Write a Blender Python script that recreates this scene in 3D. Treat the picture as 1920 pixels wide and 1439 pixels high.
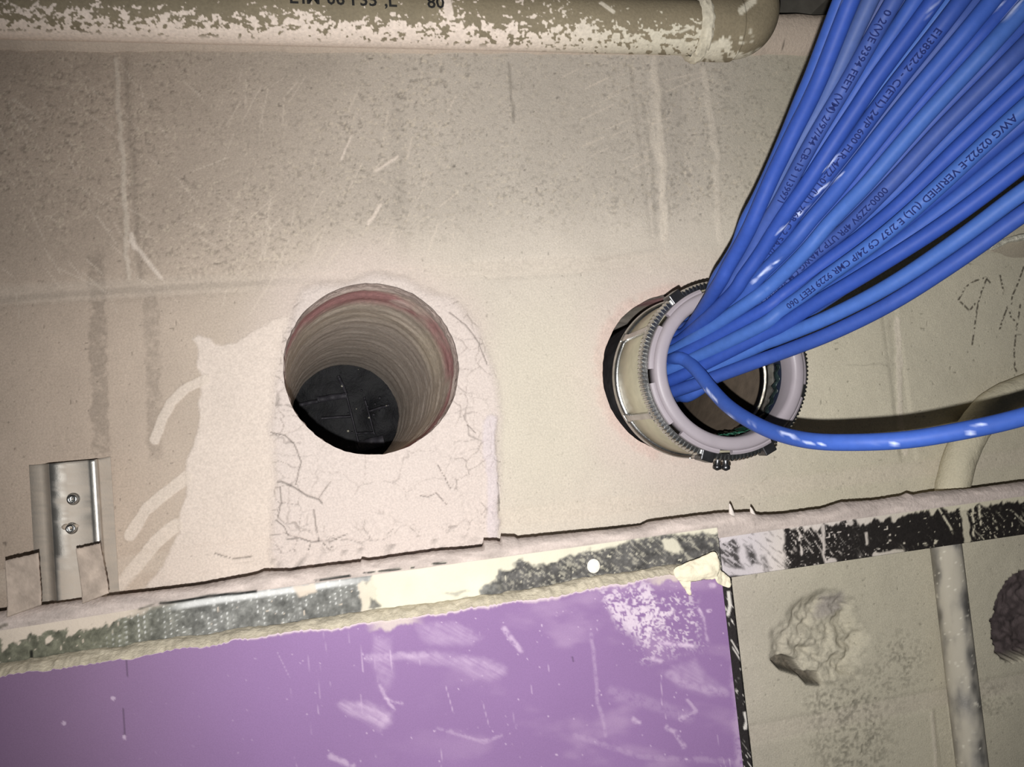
import bpy, bmesh, math, random
import numpy as np
from mathutils import Vector, Matrix

sc = bpy.context.scene
for o in list(bpy.data.objects):
    bpy.data.objects.remove(o, do_unlink=True)
COL = sc.collection
random.seed(7)

# ------------------------------------------------------------------ camera, light, exposure
F, CX, CY, D = 1440.0, 960.0, 719.5, 0.6
AX = np.array([1, -.0844, .2118]); AX /= np.linalg.norm(AX)          # wall's right, seen in camera axes
AD = np.array([.0985, 1, -.065]); AD -= AX*(AX@AD); AD /= np.linalg.norm(AD)   # wall's down
AN = np.cross(AX, AD)                                                 # into the wall
cam_d = bpy.data.cameras.new('camera'); cam = bpy.data.objects.new('camera', cam_d); COL.objects.link(cam)
cam_d.sensor_width = 36; cam_d.sensor_fit = 'HORIZONTAL'; cam_d.lens = F/1920*36; cam_d.clip_start = .01
R_ = Vector((AX[0], AN[0], -AD[0])); U_ = -Vector((AX[1], AN[1], -AD[1])); B_ = -Vector((AX[2], AN[2], -AD[2]))
m = Matrix((R_, U_, B_)).transposed().to_4x4(); m.translation = Vector((0, -D, 0))
cam.matrix_world = m
sc.camera = cam
w = bpy.data.worlds.new('dark_site'); sc.world = w; w.use_nodes = True
w.node_tree.nodes['Background'].inputs[0].default_value = (.9, .95, 1, 1)
w.node_tree.nodes['Background'].inputs[1].default_value = .022
# the phone's flash, next to the lens
fl = bpy.data.lights.new('phone_flash', 'SPOT'); fo = bpy.data.objects.new('phone_flash', fl); COL.objects.link(fo)
fl.energy = 19.6; fl.spot_size = math.radians(113); fl.spot_blend = 1; fl.shadow_soft_size = .0022
fl.color = (1, .985, .968)
mm = m.copy(); mm.translation = Vector((0, -D, 0)) - U_*.0215 - R_*.003
mm = mm @ Matrix.Rotation(math.radians(-6), 4, 'Y') @ Matrix.Rotation(math.radians(-1.5), 4, 'X')
fo.matrix_world = mm
sc.view_settings.view_transform = 'Standard'; sc.view_settings.look = 'None'
sc.view_settings.exposure = 0; sc.view_settings.gamma = 1
sc.view_settings.use_curve_mapping = False

# ------------------------------------------------------------------ projection between wall space and the survey photo
def un(px, py, Y=0.0, d=None):
    r = np.array([(px-CX)/F, (py-CY)/F, 1.0])
    v = np.array([AX@r, AN@r, -(AD@r)])
    t = d if d is not None else (Y+D)/v[1]
    return v*t + np.array([0, -D, 0])
def proj(V):
    V = np.asarray(V, float) + np.array([0, D, 0])
    c = V[:, 0:1]*AX + V[:, 1:2]*AN - V[:, 2:3]*AD
    z = np.maximum(c[:, 2], 1e-3)
    return np.stack([c[:, 0]/z*F+CX, c[:, 1]/z*F+CY], 1)

# ------------------------------------------------------------------ numeric helpers
def S(r, g, b):
    a = np.array([r, g, b], float)/255
    return np.where(a <= .04045, a/12.92, ((a+.055)/1.055)**2.4)
def sm(x, a, b):
    t = np.clip((x-a)/(b-a), 0, 1); return t*t*(3-2*t)
def vnoise(x, y, seed=0):
    rng = np.random.RandomState(seed); T = rng.rand(256, 256)
    xi = np.floor(x).astype(int); yi = np.floor(y).astype(int)
    fx = x-xi; fy = y-yi; fx = fx*fx*(3-2*fx); fy = fy*fy*(3-2*fy)
    a = T[xi % 256, yi % 256]; b = T[(xi+1) % 256, yi % 256]
    c = T[xi % 256, (yi+1) % 256]; d = T[(xi+1) % 256, (yi+1) % 256]
    return (a*(1-fx)+b*fx)*(1-fy)+(c*(1-fx)+d*fx)*fy
def fbm(x, y, sc_, oc=4, seed=0):
    v = 0; a = .5; s = 0
    for k in range(oc):
        v = v+a*vnoise(x/sc_*2**k+17.3*k, y/sc_*2**k+9.1*k, seed+k); s += a; a *= .5
    return v/s
def seg_d(P, pts):
    pts = np.array(pts, float); best = np.full(len(P), 1e9)
    for a, b in zip(pts[:-1], pts[1:]):
        ab = b-a; t = np.clip(((P-a)@ab)/max(ab@ab, 1e-9), 0, 1)
        best = np.minimum(best, np.hypot(*(P-(a+t[:, None]*ab)).T))
    return best
def line_d(P, pts, pad=40):
    """distance to a polyline, evaluated only near it"""
    pts = np.array(pts, float); out = np.full(len(P), 1e9)
    lo = pts.min(0)-pad; hi = pts.max(0)+pad
    k = np.where((P[:, 0] > lo[0]) & (P[:, 0] < hi[0]) & (P[:, 1] > lo[1]) & (P[:, 1] < hi[1]))[0]
    if len(k): out[k] = seg_d(P[k], pts)
    return out
def poly_sd(P, pts, pad=60):
    """signed distance to a polygon, positive inside"""
    pts = np.array(pts, float); out = np.full(len(P), -1e9)
    lo = pts.min(0)-pad; hi = pts.max(0)+pad
    k = np.where((P[:, 0] > lo[0]) & (P[:, 0] < hi[0]) & (P[:, 1] > lo[1]) & (P[:, 1] < hi[1]))[0]
    if not len(k): return out
    Q = P[k]; ins = np.zeros(len(k), bool)
    for a, b in zip(pts, np.roll(pts, -1, 0)):
        c = ((a[1] > Q[:, 1]) != (b[1] > Q[:, 1]))
        with np.errstate(divide='ignore', invalid='ignore'):
            xx = (b[0]-a[0])*(Q[:, 1]-a[1])/(b[1]-a[1]+1e-12)+a[0]
        ins ^= c & (Q[:, 0] < xx)
    d = seg_d(Q, np.vstack([pts, pts[:1]]))
    out[k] = np.where(ins, d, -d); return out
def vor_edge(x, y, seed=3):
    """F2-F1 of a jittered grid: small on the cracks between plates"""
    rng = np.random.RandomState(seed); T = rng.rand(64, 64, 2)
    xi = np.floor(x).astype(int); yi = np.floor(y).astype(int)
    f1 = np.full(x.shape, 9.); f2 = np.full(x.shape, 9.)
    for i in (-1, 0, 1):
        for j in (-1, 0, 1):
            t = T[(xi+i) % 64, (yi+j) % 64]
            d = np.hypot(xi+i+t[..., 0]-x, yi+j+t[..., 1]-y)
            f2 = np.where(d < f1, f1, np.minimum(f2, d)); f1 = np.minimum(f1, d)
    return f2-f1
def mix(c, col, k):
    return c*(1-k[:, None]) + np.asarray(col)*k[:, None]

# ------------------------------------------------------------------ mesh helpers
def mesh(name, V, Fc, mat, parent=None, col=None, mud=None, smooth=True):
    V = np.asarray(V, float); me = bpy.data.meshes.new(name)
    if isinstance(Fc, np.ndarray):
        n, k = Fc.shape
        me.vertices.add(len(V)); me.vertices.foreach_set('co', V.astype(np.float32).ravel())
        me.loops.add(n*k); me.loops.foreach_set('vertex_index', Fc.astype(np.int32).ravel())
        me.polygons.add(n); me.polygons.foreach_set('loop_start', np.arange(0, n*k, k, dtype=np.int32))
        me.update(calc_edges=True)
    else:
        me.from_pydata([tuple(v) for v in V], [], [tuple(f) for f in Fc]); me.update()
    me.validate()
    me.polygons.foreach_set('use_smooth', np.full(len(me.polygons), smooth))
    if col is not None:
        a = me.color_attributes.new('paint', 'FLOAT_COLOR', 'POINT')
        c = np.ones((len(V), 4), np.float32); c[:, :3] = col
        a.data.foreach_set('color', c.ravel())
    if mud is not None:
        a = me.attributes.new('coat', 'FLOAT', 'POINT'); a.data.foreach_set('value', np.asarray(mud, np.float32))
    me.materials.append(mat)
    o = bpy.data.objects.new(name, me); COL.objects.link(o)
    if parent is not None: o.parent = parent
    return o
def empty(name, loc=(0, 0, 0)):
    o = bpy.data.objects.new(name, None); COL.objects.link(o); o.empty_display_size = .02
    return o                       # parts keep wall coordinates, so things stay where they are built
def tag(o, label, cat, group=None):
    o['label'] = label; o['category'] = cat
    if group: o['group'] = group
    return o
def grid_faces(nu, nv, closed=False):
    """vertex (i,j) -> i*nv+j ; closed joins j"""
    i = np.arange(nu-1)[:, None]; j = np.arange(nv if closed else nv-1)[None, :]
    j2 = (j+1) % nv
    return np.stack([i*nv+j, i*nv+j2, (i+1)*nv+j2, (i+1)*nv+j], -1).reshape(-1, 4)
def lathe(prof, cx, cz, n=96, closed_prof=False):
    """profile of (radius, y) turned about an axis along y"""
    pr = np.array(prof, float)
    if closed_prof: pr = np.vstack([pr, pr[:1]])
    th = np.linspace(0, 2*np.pi, n, endpoint=False)
    V = np.zeros((len(pr), n, 3)); V[..., 0] = cx+pr[:, 0:1]*np.cos(th); V[..., 1] = pr[:, 1:2]; V[..., 2] = cz+pr[:, 0:1]*np.sin(th)
    return V.reshape(-1, 3), grid_faces(len(pr), n, True)
def frames(C):
    T = np.gradient(C, axis=0); T /= np.linalg.norm(T, axis=1)[:, None]
    eye = np.array([0, -D, 0]); W = eye-C; W -= T*np.sum(W*T, 1)[:, None]; W /= np.linalg.norm(W, axis=1)[:, None]
    return T, W, np.cross(T, W)
def tube(C, r, n=20, caps=True):
    C = np.asarray(C, float); r = np.broadcast_to(np.asarray(r, float), (len(C),))
    T, W, B = frames(C); th = np.linspace(0, 2*np.pi, n, endpoint=False)
    V = C[:, None]+r[:, None, None]*(np.cos(th)[None, :, None]*W[:, None]+np.sin(th)[None, :, None]*B[:, None])
    Fq = grid_faces(len(C), n, True)
    V = V.reshape(-1, 3)
    return V, Fq
def spline(P, n):
    """centripetal-ish Catmull-Rom through P, resampled evenly"""
    P = np.asarray(P, float); Q = np.vstack([2*P[0]-P[1], P, 2*P[-1]-P[-2]]); out = []
    for i in range(1, len(Q)-2):
        t = np.linspace(0, 1, 24, endpoint=False)[:, None]
        p0, p1, p2, p3 = Q[i-1], Q[i], Q[i+1], Q[i+2]
        out.append(.5*(2*p1+(p2-p0)*t+(2*p0-5*p1+4*p2-p3)*t**2+(3*p1-p0-3*p2+p3)*t**3))
    out = np.vstack(out+[Q[-2][None]])
    s = np.r_[0, np.cumsum(np.linalg.norm(np.diff(out, axis=0), axis=1))]
    u = np.linspace(0, s[-1], n)
    return np.stack([np.interp(u, s, out[:, k]) for k in range(3)], 1)
def box_vf(lo, hi):
    (a, b, c), (d, e, f) = lo, hi
    V = [(a, b, c), (d, b, c), (d, e, c), (a, e, c), (a, b, f), (d, b, f), (d, e, f), (a, e, f)]
    return V, [(0, 3, 2, 1), (4, 5, 6, 7), (0, 1, 5, 4), (1, 2, 6, 5), (2, 3, 7, 6), (3, 0, 4, 7)]
def bevel(o, w_=.0006, seg=2):
    md = o.modifiers.new('edge', 'BEVEL'); md.width = w_; md.segments = seg; md.limit_method = 'ANGLE'
    return o

# ------------------------------------------------------------------ materials
def principled(name):
    mt = bpy.data.materials.new(name); mt.use_nodes = True
    nt = mt.node_tree; return mt, nt, nt.nodes['Principled BSDF']
def noise_bump(nt, b, scale, dist, strength=1.0, detail=6, rough=.65):
    tc = nt.nodes.new('ShaderNodeTexCoord'); nz = nt.nodes.new('ShaderNodeTexNoise')
    nz.inputs['Scale'].default_value = scale; nz.inputs['Detail'].default_value = detail; nz.inputs['Roughness'].default_value = rough
    bp = nt.nodes.new('ShaderNodeBump'); bp.inputs['Strength'].default_value = strength; bp.inputs['Distance'].default_value = dist
    nt.links.new(tc.outputs['Object'], nz.inputs['Vector']); nt.links.new(nz.outputs['Fac'], bp.inputs['Height'])
    nt.links.new(bp.outputs['Normal'], b.inputs['Normal']); return tc, nz
def painted(name, rough=.9, grain=700, amt=.16, bump=.0004, bscale=900, spec=.25):
    """vertex paint times fine grain: chalky site coatings"""
    mt, nt, b = principled(name)
    at = nt.nodes.new('ShaderNodeAttribute'); at.attribute_name = 'paint'
    tc, nb = noise_bump(nt, b, bscale, bump)
    nz = nt.nodes.new('ShaderNodeTexNoise'); nz.inputs['Scale'].default_value = grain; nz.inputs['Detail'].default_value = 5
    nt.links.new(tc.outputs['Object'], nz.inputs['Vector'])
    mr = nt.nodes.new('ShaderNodeMapRange'); mr.inputs['From Min'].default_value = .3; mr.inputs['From Max'].default_value = .7
    mr.inputs['To Min'].default_value = 1-amt; mr.inputs['To Max'].default_value = 1+amt*.6
    nt.links.new(nz.outputs['Fac'], mr.inputs['Value'])
    mx = nt.nodes.new('ShaderNodeVectorMath'); mx.operation = 'SCALE'
    nt.links.new(at.outputs['Color'], mx.inputs[0]); nt.links.new(mr.outputs['Result'], mx.inputs['Scale'])
    nt.links.new(mx.outputs['Vector'], b.inputs['Base Color'])
    b.inputs['Roughness'].default_value = rough; b.inputs['Specular IOR Level'].default_value = spec
    return mt
def coated_metal(name, rough=.38, metallic=1.0, bump=.0003, bscale=600):
    """bare metal where coat = 0, chalky coating where coat = 1"""
    mt, nt, b = principled(name)
    at = nt.nodes.new('ShaderNodeAttribute'); at.attribute_name = 'paint'
    co = nt.nodes.new('ShaderNodeAttribute'); co.attribute_name = 'coat'
    nt.links.new(at.outputs['Color'], b.inputs['Base Color'])
    mr = nt.nodes.new('ShaderNodeMapRange'); mr.inputs['To Min'].default_value = metallic; mr.inputs['To Max'].default_value = 0
    nt.links.new(co.outputs['Fac'], mr.inputs['Value']); nt.links.new(mr.outputs['Result'], b.inputs['Metallic'])
    m2 = nt.nodes.new('ShaderNodeMapRange'); m2.inputs['To Min'].default_value = rough; m2.inputs['To Max'].default_value = .9
    nt.links.new(co.outputs['Fac'], m2.inputs['Value']); nt.links.new(m2.outputs['Result'], b.inputs['Roughness'])
    b.inputs['Specular IOR Level'].default_value = .3
    noise_bump(nt, b, bscale, bump); return mt
def plain(name, col, rough=.5, metallic=0.0, bump=0, bscale=500, spec=.5, var=0.0):
    mt, nt, b = principled(name)
    b.inputs['Base Color'].default_value = (*col, 1); b.inputs['Roughness'].default_value = rough
    b.inputs['Metallic'].default_value = metallic; b.inputs['Specular IOR Level'].default_value = spec
    tc, nz = noise_bump(nt, b, bscale, bump)
    if var:
        rp = nt.nodes.new('ShaderNodeMapRange'); rp.inputs['From Min'].default_value = .3; rp.inputs['From Max'].default_value = .7
        rp.inputs['To Min'].default_value = 1-var; rp.inputs['To Max'].default_value = 1+var
        n2 = nt.nodes.new('ShaderNodeTexNoise'); n2.inputs['Scale'].default_value = 90; n2.inputs['Detail'].default_value = 6
        nt.links.new(tc.outputs['Object'], n2.inputs['Vector']); nt.links.new(n2.outputs['Fac'], rp.inputs['Value'])
        vm = nt.nodes.new('ShaderNodeVectorMath'); vm.operation = 'SCALE'; vm.inputs[0].default_value = col
        nt.links.new(rp.outputs['Result'], vm.inputs['Scale']); nt.links.new(vm.outputs['Vector'], b.inputs['Base Color'])
    return mt
M_wall = painted('limewashed_block', amt=.13, bump=.00045, bscale=800)
M_mud = painted('firestop_mud', amt=.10, bump=.0009, bscale=350)
M_board = painted('purple_paper', rough=.62, grain=1200, amt=.06, bump=.00006, bscale=1500, spec=.3)
M_pipe = painted('spattered_plastic', rough=.7, grain=500, amt=.12, bump=.0004, bscale=500)
M_track = coated_metal('coated_track', rough=.5, metallic=.45, bump=.0004)
M_galv = coated_metal('coated_galvanised', rough=.4, metallic=1.0, bump=.00012)
M_bore = painted('cored_masonry', rough=.85, grain=300, amt=.18, bump=.0006, bscale=420)
M_steel = plain('zinc_steel', (.44, .44, .43), .26, 1, .00012, 700, var=.25)
M_dsteel = plain('dark_steel', (.10, .10, .105), .33, .9, .0001, 500, var=.3)
M_panel = plain('olive_lacquered_steel', tuple(S(176, 170, 148)), .42, .3, .0001, 500, var=.12)
M_bush = plain('grey_plastic', tuple(S(152, 144, 150)), .45, 0, .00005, 900, spec=.4, var=.04)
M_inside = plain('dusty_brown_steel', tuple(S(80, 70, 60)), .75, .1, .0004, 500, spec=.2, var=.2)
M_thread = plain('bright_thread', (.62, .58, .5), .22, 1, .0004, 900)
M_deck = plain('dark_deck', tuple(S(112, 108, 100)), .6, .4, .0002, 200, var=.15)
M_film = plain('green_film', tuple(S(45, 95, 75)), .12, 0, .0012, 200, spec=.8, var=.4)
M_sheet = plain('black_sheet', tuple(S(20, 20, 24)), .5, 0, .0008, 120, spec=.22, var=.5)
M_tape = plain('dusty_tape', tuple(S(66, 64, 70)), .6, 0, .0006, 300, var=.4)
M_ink = plain('dark_print', (.012, .021, .10), .8, spec=.08)
M_pink = plain('pipe_ink', (.012, .011, .01), .7)
M_tornpaper = plain('torn_cream_paper', tuple(S(232, 222, 196)), .8, 0, .0008, 260, spec=.2, var=.08)
M_flake = plain('silver_flake', tuple(S(200, 196, 180)), .3, .3, .001, 400)
M_cable = painted('blue_jacket', rough=.55, grain=260, amt=.07, bump=.00004, bscale=600, spec=.22)

# ------------------------------------------------------------------ the wall: albedo and relief fields
HL = np.array([.0185, .0605]); HLR = .0665       # left core hole
HR = np.array([.2700, .0365]); HRR = .0672       # right core hole
JZ = [.333, .133, -.067, -.265, -.465]            # bed joints
MUD = [(560,545),(600,530),(650,527),(700,510),(760,518),(800,540),(860,565),(895,610),(925,680),(938,750),(940,860),(936,1000),(915,1020),(900,1040),
       (520,1090),(505,1040),(512,900),(505,800),(515,720),(530,640)]
SMEAR = [(545,590),(510,600),(480,615),(470,622),(455,632),(440,640),(408,645),(395,633),(372,628),(362,637),(370,652),(372,690),(380,715),(372,760),
         (372,800),(350,860),(345,930),(330,1000),(300,1060),(265,1110),(540,1100),(560,900)]
SMEARS = [([(385,712),(350,728),(322,755),(305,785),(290,825)], 9), ([(350,895),(310,925),(275,955),(242,1005)], 11),
          ([(330,985),(290,1020),(255,1060),(222,1105)], 12), ([(245,452),(262,470),(300,520)], 3.5), ([(246,440),(252,465)], 4),
          ([(690,420),(712,385)], 2.5), ([(660,255),(640,300)], 1.5), ([(705,320),(745,295)], 2)]
CR = lambda pts: [(480+x/2.4, 480+y/2.4) for x, y in pts]
CRACKS = [(CR([(95,1018),(115,1015),(180,1045),(230,1080),(280,1097),(295,1115)]), 1.6), (CR([(280,1090),(310,1050),(335,1015)]), 1.0),
          (CR([(255,1145),(265,1200),(275,1265),(282,1285)]), 1.2), (CR([(145,1275),(200,1272),(245,1285),(285,1285),(340,1280),(410,1250)]), 1.4),
          (CR([(245,1290),(235,1340),(240,1400)]), 1.2), (CR([(300,1290),(340,1330),(380,1370)]), 1.0), (CR([(340,1310),(390,1312),(440,1300)]), .9),
          (CR([(70,795),(130,810),(170,850),(190,890),(205,930),(190,1000),(180,1030)]), 1.1), (CR([(820,940),(850,990),(875,1045)]), 1.0),
          (CR([(740,1080),(775,1085),(810,1065),(860,1130)]), .9), (CR([(95,1190),(130,1220),(150,1260)]), 1.0), (CR([(110,1040),(115,1110),(100,1180)]), 1.0),
          (CR([(870,260),(940,310),(1000,390),(1040,490)]), 1.0), (CR([(950,760),(990,800)]), .9), (CR([(1090,1080),(1100,1150)]), 1.2),
          ([(933,905),(938,945)], 1.0), ([(355,1043),(400,1038),(440,1048),(478,1045)], .9)]
WRITING = [[(1797,563),(1809,540),(1815,535),(1828,527),(1848,521),(1856,530)], [(1797,563),(1808,573),(1818,583),(1828,570)],
           [(1850,522),(1838,552),(1831,585),(1828,612),(1823,646)], [(1875,517),(1882,553)], [(1920,500),(1909,530),(1898,555),(1896,570)],
           [(1889,575),(1880,600),(1870,632)], [(1893,585),(1896,598),(1902,601)], [(1913,572),(1906,615),(1902,660),(1903,690),(1907,698)]]
SCR = []
rg = random.Random(4)
for k in range(80):
    x = rg.uniform(-10, 560); y = rg.uniform(110, 560); a = rg.gauss(.85 if x < 420 else 1.9, .25); L = rg.uniform(20, 75)
    SCR.append(([(x, y), (x+L*math.cos(a), y+L*math.sin(a))], rg.uniform(.8, 1.8)))
for k in range(26):
    x = rg.uniform(500, 860); y = rg.uniform(120, 460); a = rg.gauss(2.05, .2); L = rg.uniform(25, 70)
    SCR.append(([(x, y), (x+L*math.cos(a), y+L*math.sin(a))], rg.uniform(1, 2.6)))
for k in range(16):
    x = rg.uniform(1000, 1250); y = rg.uniform(140, 330); a = rg.gauss(-.45, .1); L = rg.uniform(25, 80)
    SCR.append(([(x, y), (x+L*math.cos(a), y+L*math.sin(a))], rg.uniform(1, 2)))
CAV1 = [(1444,1195),(1448,1178),(1470,1160),(1482,1132),(1505,1118),(1545,1104),(1582,1108),(1602,1125),(1614,1160),(1630,1185),(1628,1220),(1615,1250),
        (1608,1275),(1570,1290),(1540,1286),(1512,1280),(1498,1264),(1462,1254),(1445,1238)]
CAV2 = [(1990,1060),(1925,1070),(1900,1078),(1880,1100),(1868,1125),(1860,1160),(1861,1200),(1870,1232),(1888,1246),(1925,1238),(1990,1225)]
REC1 = [(1446,1238),(1470,1230),(1492,1236),(1512,1262),(1540,1262),(1545,1282),(1512,1281),(1497,1265),(1462,1255)]

def wall_fields(x, z):
    """height towards the room (m) and albedo for points of the wall face"""
    P = proj(np.stack([x, np.zeros_like(x), z], 1)); px, py = P[:, 0], P[:, 1]
    n1 = fbm(px, py, 260, 4, 1); n2 = fbm(px, py, 60, 4, 5); n3 = fbm(px, py, 14, 3, 9); n4 = vnoise(px/4.2, py/4.2, 13)
    nd = fbm(px+py*.3, py*1.7-px*.4, 8.5, 3, 23)
    ragged = np.stack([(n2-.5)*26+(n3-.5)*12, (fbm(px, py, 50, 4, 31)-.5)*26+(n3-.5)*8], 1)
    Q = P+ragged*.55
    kx = sm(px, 100, 1000)
    c = S(190, 173, 157)*(1-kx[:, None])+S(204, 194, 181)*kx[:, None]
    c = mix(c, S(203, 196, 173), sm(px, 1250, 1600)*.8)
    c = c*(.86+.28*n1)[:, None]*(.95+.1*n2)[:, None]
    h = (n2-.5)*.0012+(n3-.5)*.0003
    # upper courses greyer and sandier than the wiped lower ones
    up = sm(-py, -(545-.07*px), -(430-.07*px))
    c = c*(1-.14*up)[:, None]
    # sandy, pitted areas
    por = up*sm(n1+.5*n2, .55, .95)*.7+.35*up+.12
    por = np.maximum(por, .95*sm(np.exp(-((px-420)/260)**2-((py-430)/130)**2), .25, .8))
    por = np.maximum(por, .9*sm(np.exp(-((px-700)/190)**2-((py-320)/190)**2), .25, .8))
    por = np.maximum(por, .75*sm(np.exp(-((px-1320)/90)**2-((py-260)/160)**2), .3, .8))
    pit = sm(nd*.6+n4*.4, .52, .74)*por
    c = c*(1-.30*pit)[:, None]; h = h-pit*.00035
    gr = sm(vnoise(px/3.1+40, py/3.1, 77)*.55+nd*.45, .60, .74)*por
    c = mix(c, S(226, 212, 190), gr*.35)
    spk = sm(vnoise(px/5.5, py/5.5, 99), .93, .985); c = c*(1-.45*spk)[:, None]; h = h-spk*.0005
    # two rough vertical bands on the left, others elsewhere
    for xa, wd, y0, y1, s_ in ((168+0, 20, 455, 880, 1), (272, 17, 530, 880, .75), (748, 16, 150, 500, .4), (1258, 26, 130, 420, .4)):
        xc = xa+(py-500)*.03
        b_ = sm(wd-np.abs(px-xc-wd*.5+(n3-.5)*16), 0, 8)*sm(py, y0, y0+30)*sm(-py, -y1, -y1+40)*s_
        b_ = b_*sm(n3*.55+nd*.45+.35*n2, .36, .78)
        c = c*(1-.26*b_)[:, None]; h = h-b_*.0006
    # joints: softly filled
    dz = np.min([np.abs(z-j) for j in JZ], axis=0)
    jb = sm(-dz, -.010, -.004); c = mix(c, S(212, 199, 184), jb*.3)
    # pale drips and strips left of the cables
    for pts, wd, s_ in (([(1228,110),(1243,300),(1246,450)], 9, .4), ([(1322,130),(1336,230),(1345,340),(1352,450)], 8, .35), ([(1215,230),(1238,300)], 10, .35),
                        ([(217,110),(228,290),(237,430),(240,520)], 6, .4), ([(1680,600),(1690,740),(1697,850)], 7, .5), ([(1748,1340),(1756,1440)], 5, .4)):
        d = line_d(Q, pts); k = sm(-d, -wd, -wd*.4)*s_; c = mix(c, S(226, 214, 198), k); h = h+k*.0008
    for pts, wd, s_ in (([(234,110),(246,290),(255,430),(260,520)], 9, .22), ([(1205,180),(1222,300),(1232,440)], 8, .2), ([(1666,600),(1678,740),(1686,850)], 7, .14),
                        ([(955,120),(960,180),(968,232)], 5, .4), ([(1590,686),(1665,688)], 3, .2), ([(1120,488),(1230,470)], 7, .1)):
        d = line_d(Q, pts); k = sm(-d, -wd, 0)*s_*.8; c = c*(1-k)[:, None]; h = h-k*.0006
    # bed joint shading under the first course
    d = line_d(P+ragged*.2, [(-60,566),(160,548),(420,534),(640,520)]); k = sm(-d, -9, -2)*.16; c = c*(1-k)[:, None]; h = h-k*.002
    # pink-white bloom around both cores
    for H, R0, s_ in ((HL, HLR, .8), (HR, HRR, .75)):
        r = np.hypot(x-H[0], z-H[1])/R0+(n2-.5)*.35
        c = mix(c, S(212, 197, 187), sm(-r, -1.75, -1.05)*s_)
    r = np.hypot(x-HR[0], z-HR[1])/HRR+(n3-.5)*.12
    k = sm(-r, -1.17, -1.07)*sm(n2*.6+n3*.4, .3, .6); c = mix(c, S(210, 178, 168), k*.45); h = h+k*.0010*sm(n2, .2, .9)
    c = mix(c, S(214, 206, 188), sm(np.exp(-((px-1010)/130)**2-((py-760)/230)**2), .15, .9)*.55)
    # smooth smear and thick cracked mud below the left core
    k = sm(poly_sd(Q, SMEAR), -2, 5); c = mix(c, S(222, 208, 196)*(.95+.10*n2[:, None]), k*.93); h = h*(1-.7*k)+k*.0007
    sd = poly_sd(Q, MUD); k = sm(sd, -8, 16)
    tone = np.stack([n1, n1, n1], 1)*.10+.93
    c = c*(1-k[:, None])+S(215, 202, 194)*tone*k[:, None]
    h = h*(1-.5*k)+k*(.0022+.0016*(n2-.5))
    kk = np.where(k > .3)[0]
    if len(kk):
        w1 = (fbm(px[kk], py[kk], 40, 3, 51)-.5)*34; w2 = (fbm(px[kk], py[kk], 40, 3, 61)-.5)*34
        e = vor_edge((px[kk]+w1)/40, (py[kk]+w2)/36)
        zone = sm(np.maximum(np.maximum(sm(px[kk], 830, 880), sm(-px[kk], -580, -540)), sm(py[kk], 930, 1000)*.8)+.5*(n1[kk]-.5), .15, .6)
        e2 = vor_edge((px[kk]+w1)/75+9, (py[kk]+w2)/70)
        ck = np.maximum(sm(-e, -.05, -.01)*zone*.9, sm(-e2, -.025, -.008)*.5)*sm(n2[kk], .25, .5)
        c[kk] *= (1-.45*ck)[:, None]; h[kk] -= ck*.0012
    for pts, wd in CRACKS:
        d = line_d(P+ragged*.22, pts); q = sm(-d, -wd*1.35, -wd*.35); c = c*(1-.6*q)[:, None]; h = h-q*.0014
    d = line_d(Q*np.array([1, .3])+P*np.array([0, .7]), [(917,790),(922,900),(926,1010)]); q = sm(-d, -15, -8); c = mix(c, S(212, 201, 203), q*.7); h = h+q*.0012
    for pts, wd in SMEARS:
        d = line_d(Q*.35+P*.65, pts); q = sm(-d, -wd-2, -wd+1); c = mix(c, S(222, 208, 194), q*.85); h = h+q*.0005
    for pts, wd in SCR:
        d = line_d(P, pts, 6); q = sm(-d, -wd*1.3, -wd*.3)*.38; c = mix(c, S(222, 208, 192), q)
    # pencil marks at the right
    dash = sm(vnoise(px/3.6, py/3.6, 88), .28, .55)
    for pts in WRITING:
        d = line_d(P, pts, 8); q = sm(-d, -2.4, -.9)*dash; c = mix(c, S(66, 58, 48), q*.85)
    # stained, pitted lower right
    st = sm(np.exp(-((px-1600)/90)**2-((py-1400)/120)**2)+.8*np.exp(-((px-1690)/60)**2-((py-1235)/70)**2)+.7*np.exp(-((px-1860)/70)**2-((py-1310)/45)**2)
            + .6*np.exp(-((px-1560)/60)**2-((py-1310)/40)**2), .15, 1)
    q = st*sm(nd*.6+n4*.4, .42, .70); c = c*(1-.38*q)[:, None]; h = h-q*.0006
    low = sm(py, 1050, 1150)*sm(px, 1350, 1400); c = c*(1-.10*low)[:, None]
    # broken-out pockets
    sd = poly_sd(Q*.6+P*.4, CAV1); k = sm(sd, -4, 26)
    lump = fbm(px, py, 26, 4, 71); rid = np.abs(fbm(px*1.0, py*1.0, 34, 3, 73)-.5)*2
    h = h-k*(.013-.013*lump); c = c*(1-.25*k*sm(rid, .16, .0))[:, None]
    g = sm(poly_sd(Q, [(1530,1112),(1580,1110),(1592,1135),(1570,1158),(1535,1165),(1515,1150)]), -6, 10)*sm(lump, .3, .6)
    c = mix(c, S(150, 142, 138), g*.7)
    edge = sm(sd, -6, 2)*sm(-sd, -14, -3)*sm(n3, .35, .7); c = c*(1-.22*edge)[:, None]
    q = sm(poly_sd(Q*.4+P*.6, REC1), -2, 5); h = h-q*.016; c = mix(c, S(104, 96, 84)*(.35+1.0*n4[:, None]), q*.9)  # recess shade deepened in the colour, besides its real depth
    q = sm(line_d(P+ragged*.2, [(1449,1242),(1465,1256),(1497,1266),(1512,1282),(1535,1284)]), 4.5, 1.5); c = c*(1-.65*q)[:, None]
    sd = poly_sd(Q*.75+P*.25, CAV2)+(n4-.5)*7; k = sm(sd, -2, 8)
    h = h-k*(.020+.008*(lump-.5)); c = mix(c, S(104, 92, 92)*(.45+.9*n2[:, None])*(1-.5*sm(rid, .2, .0)[:, None]), k)
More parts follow.
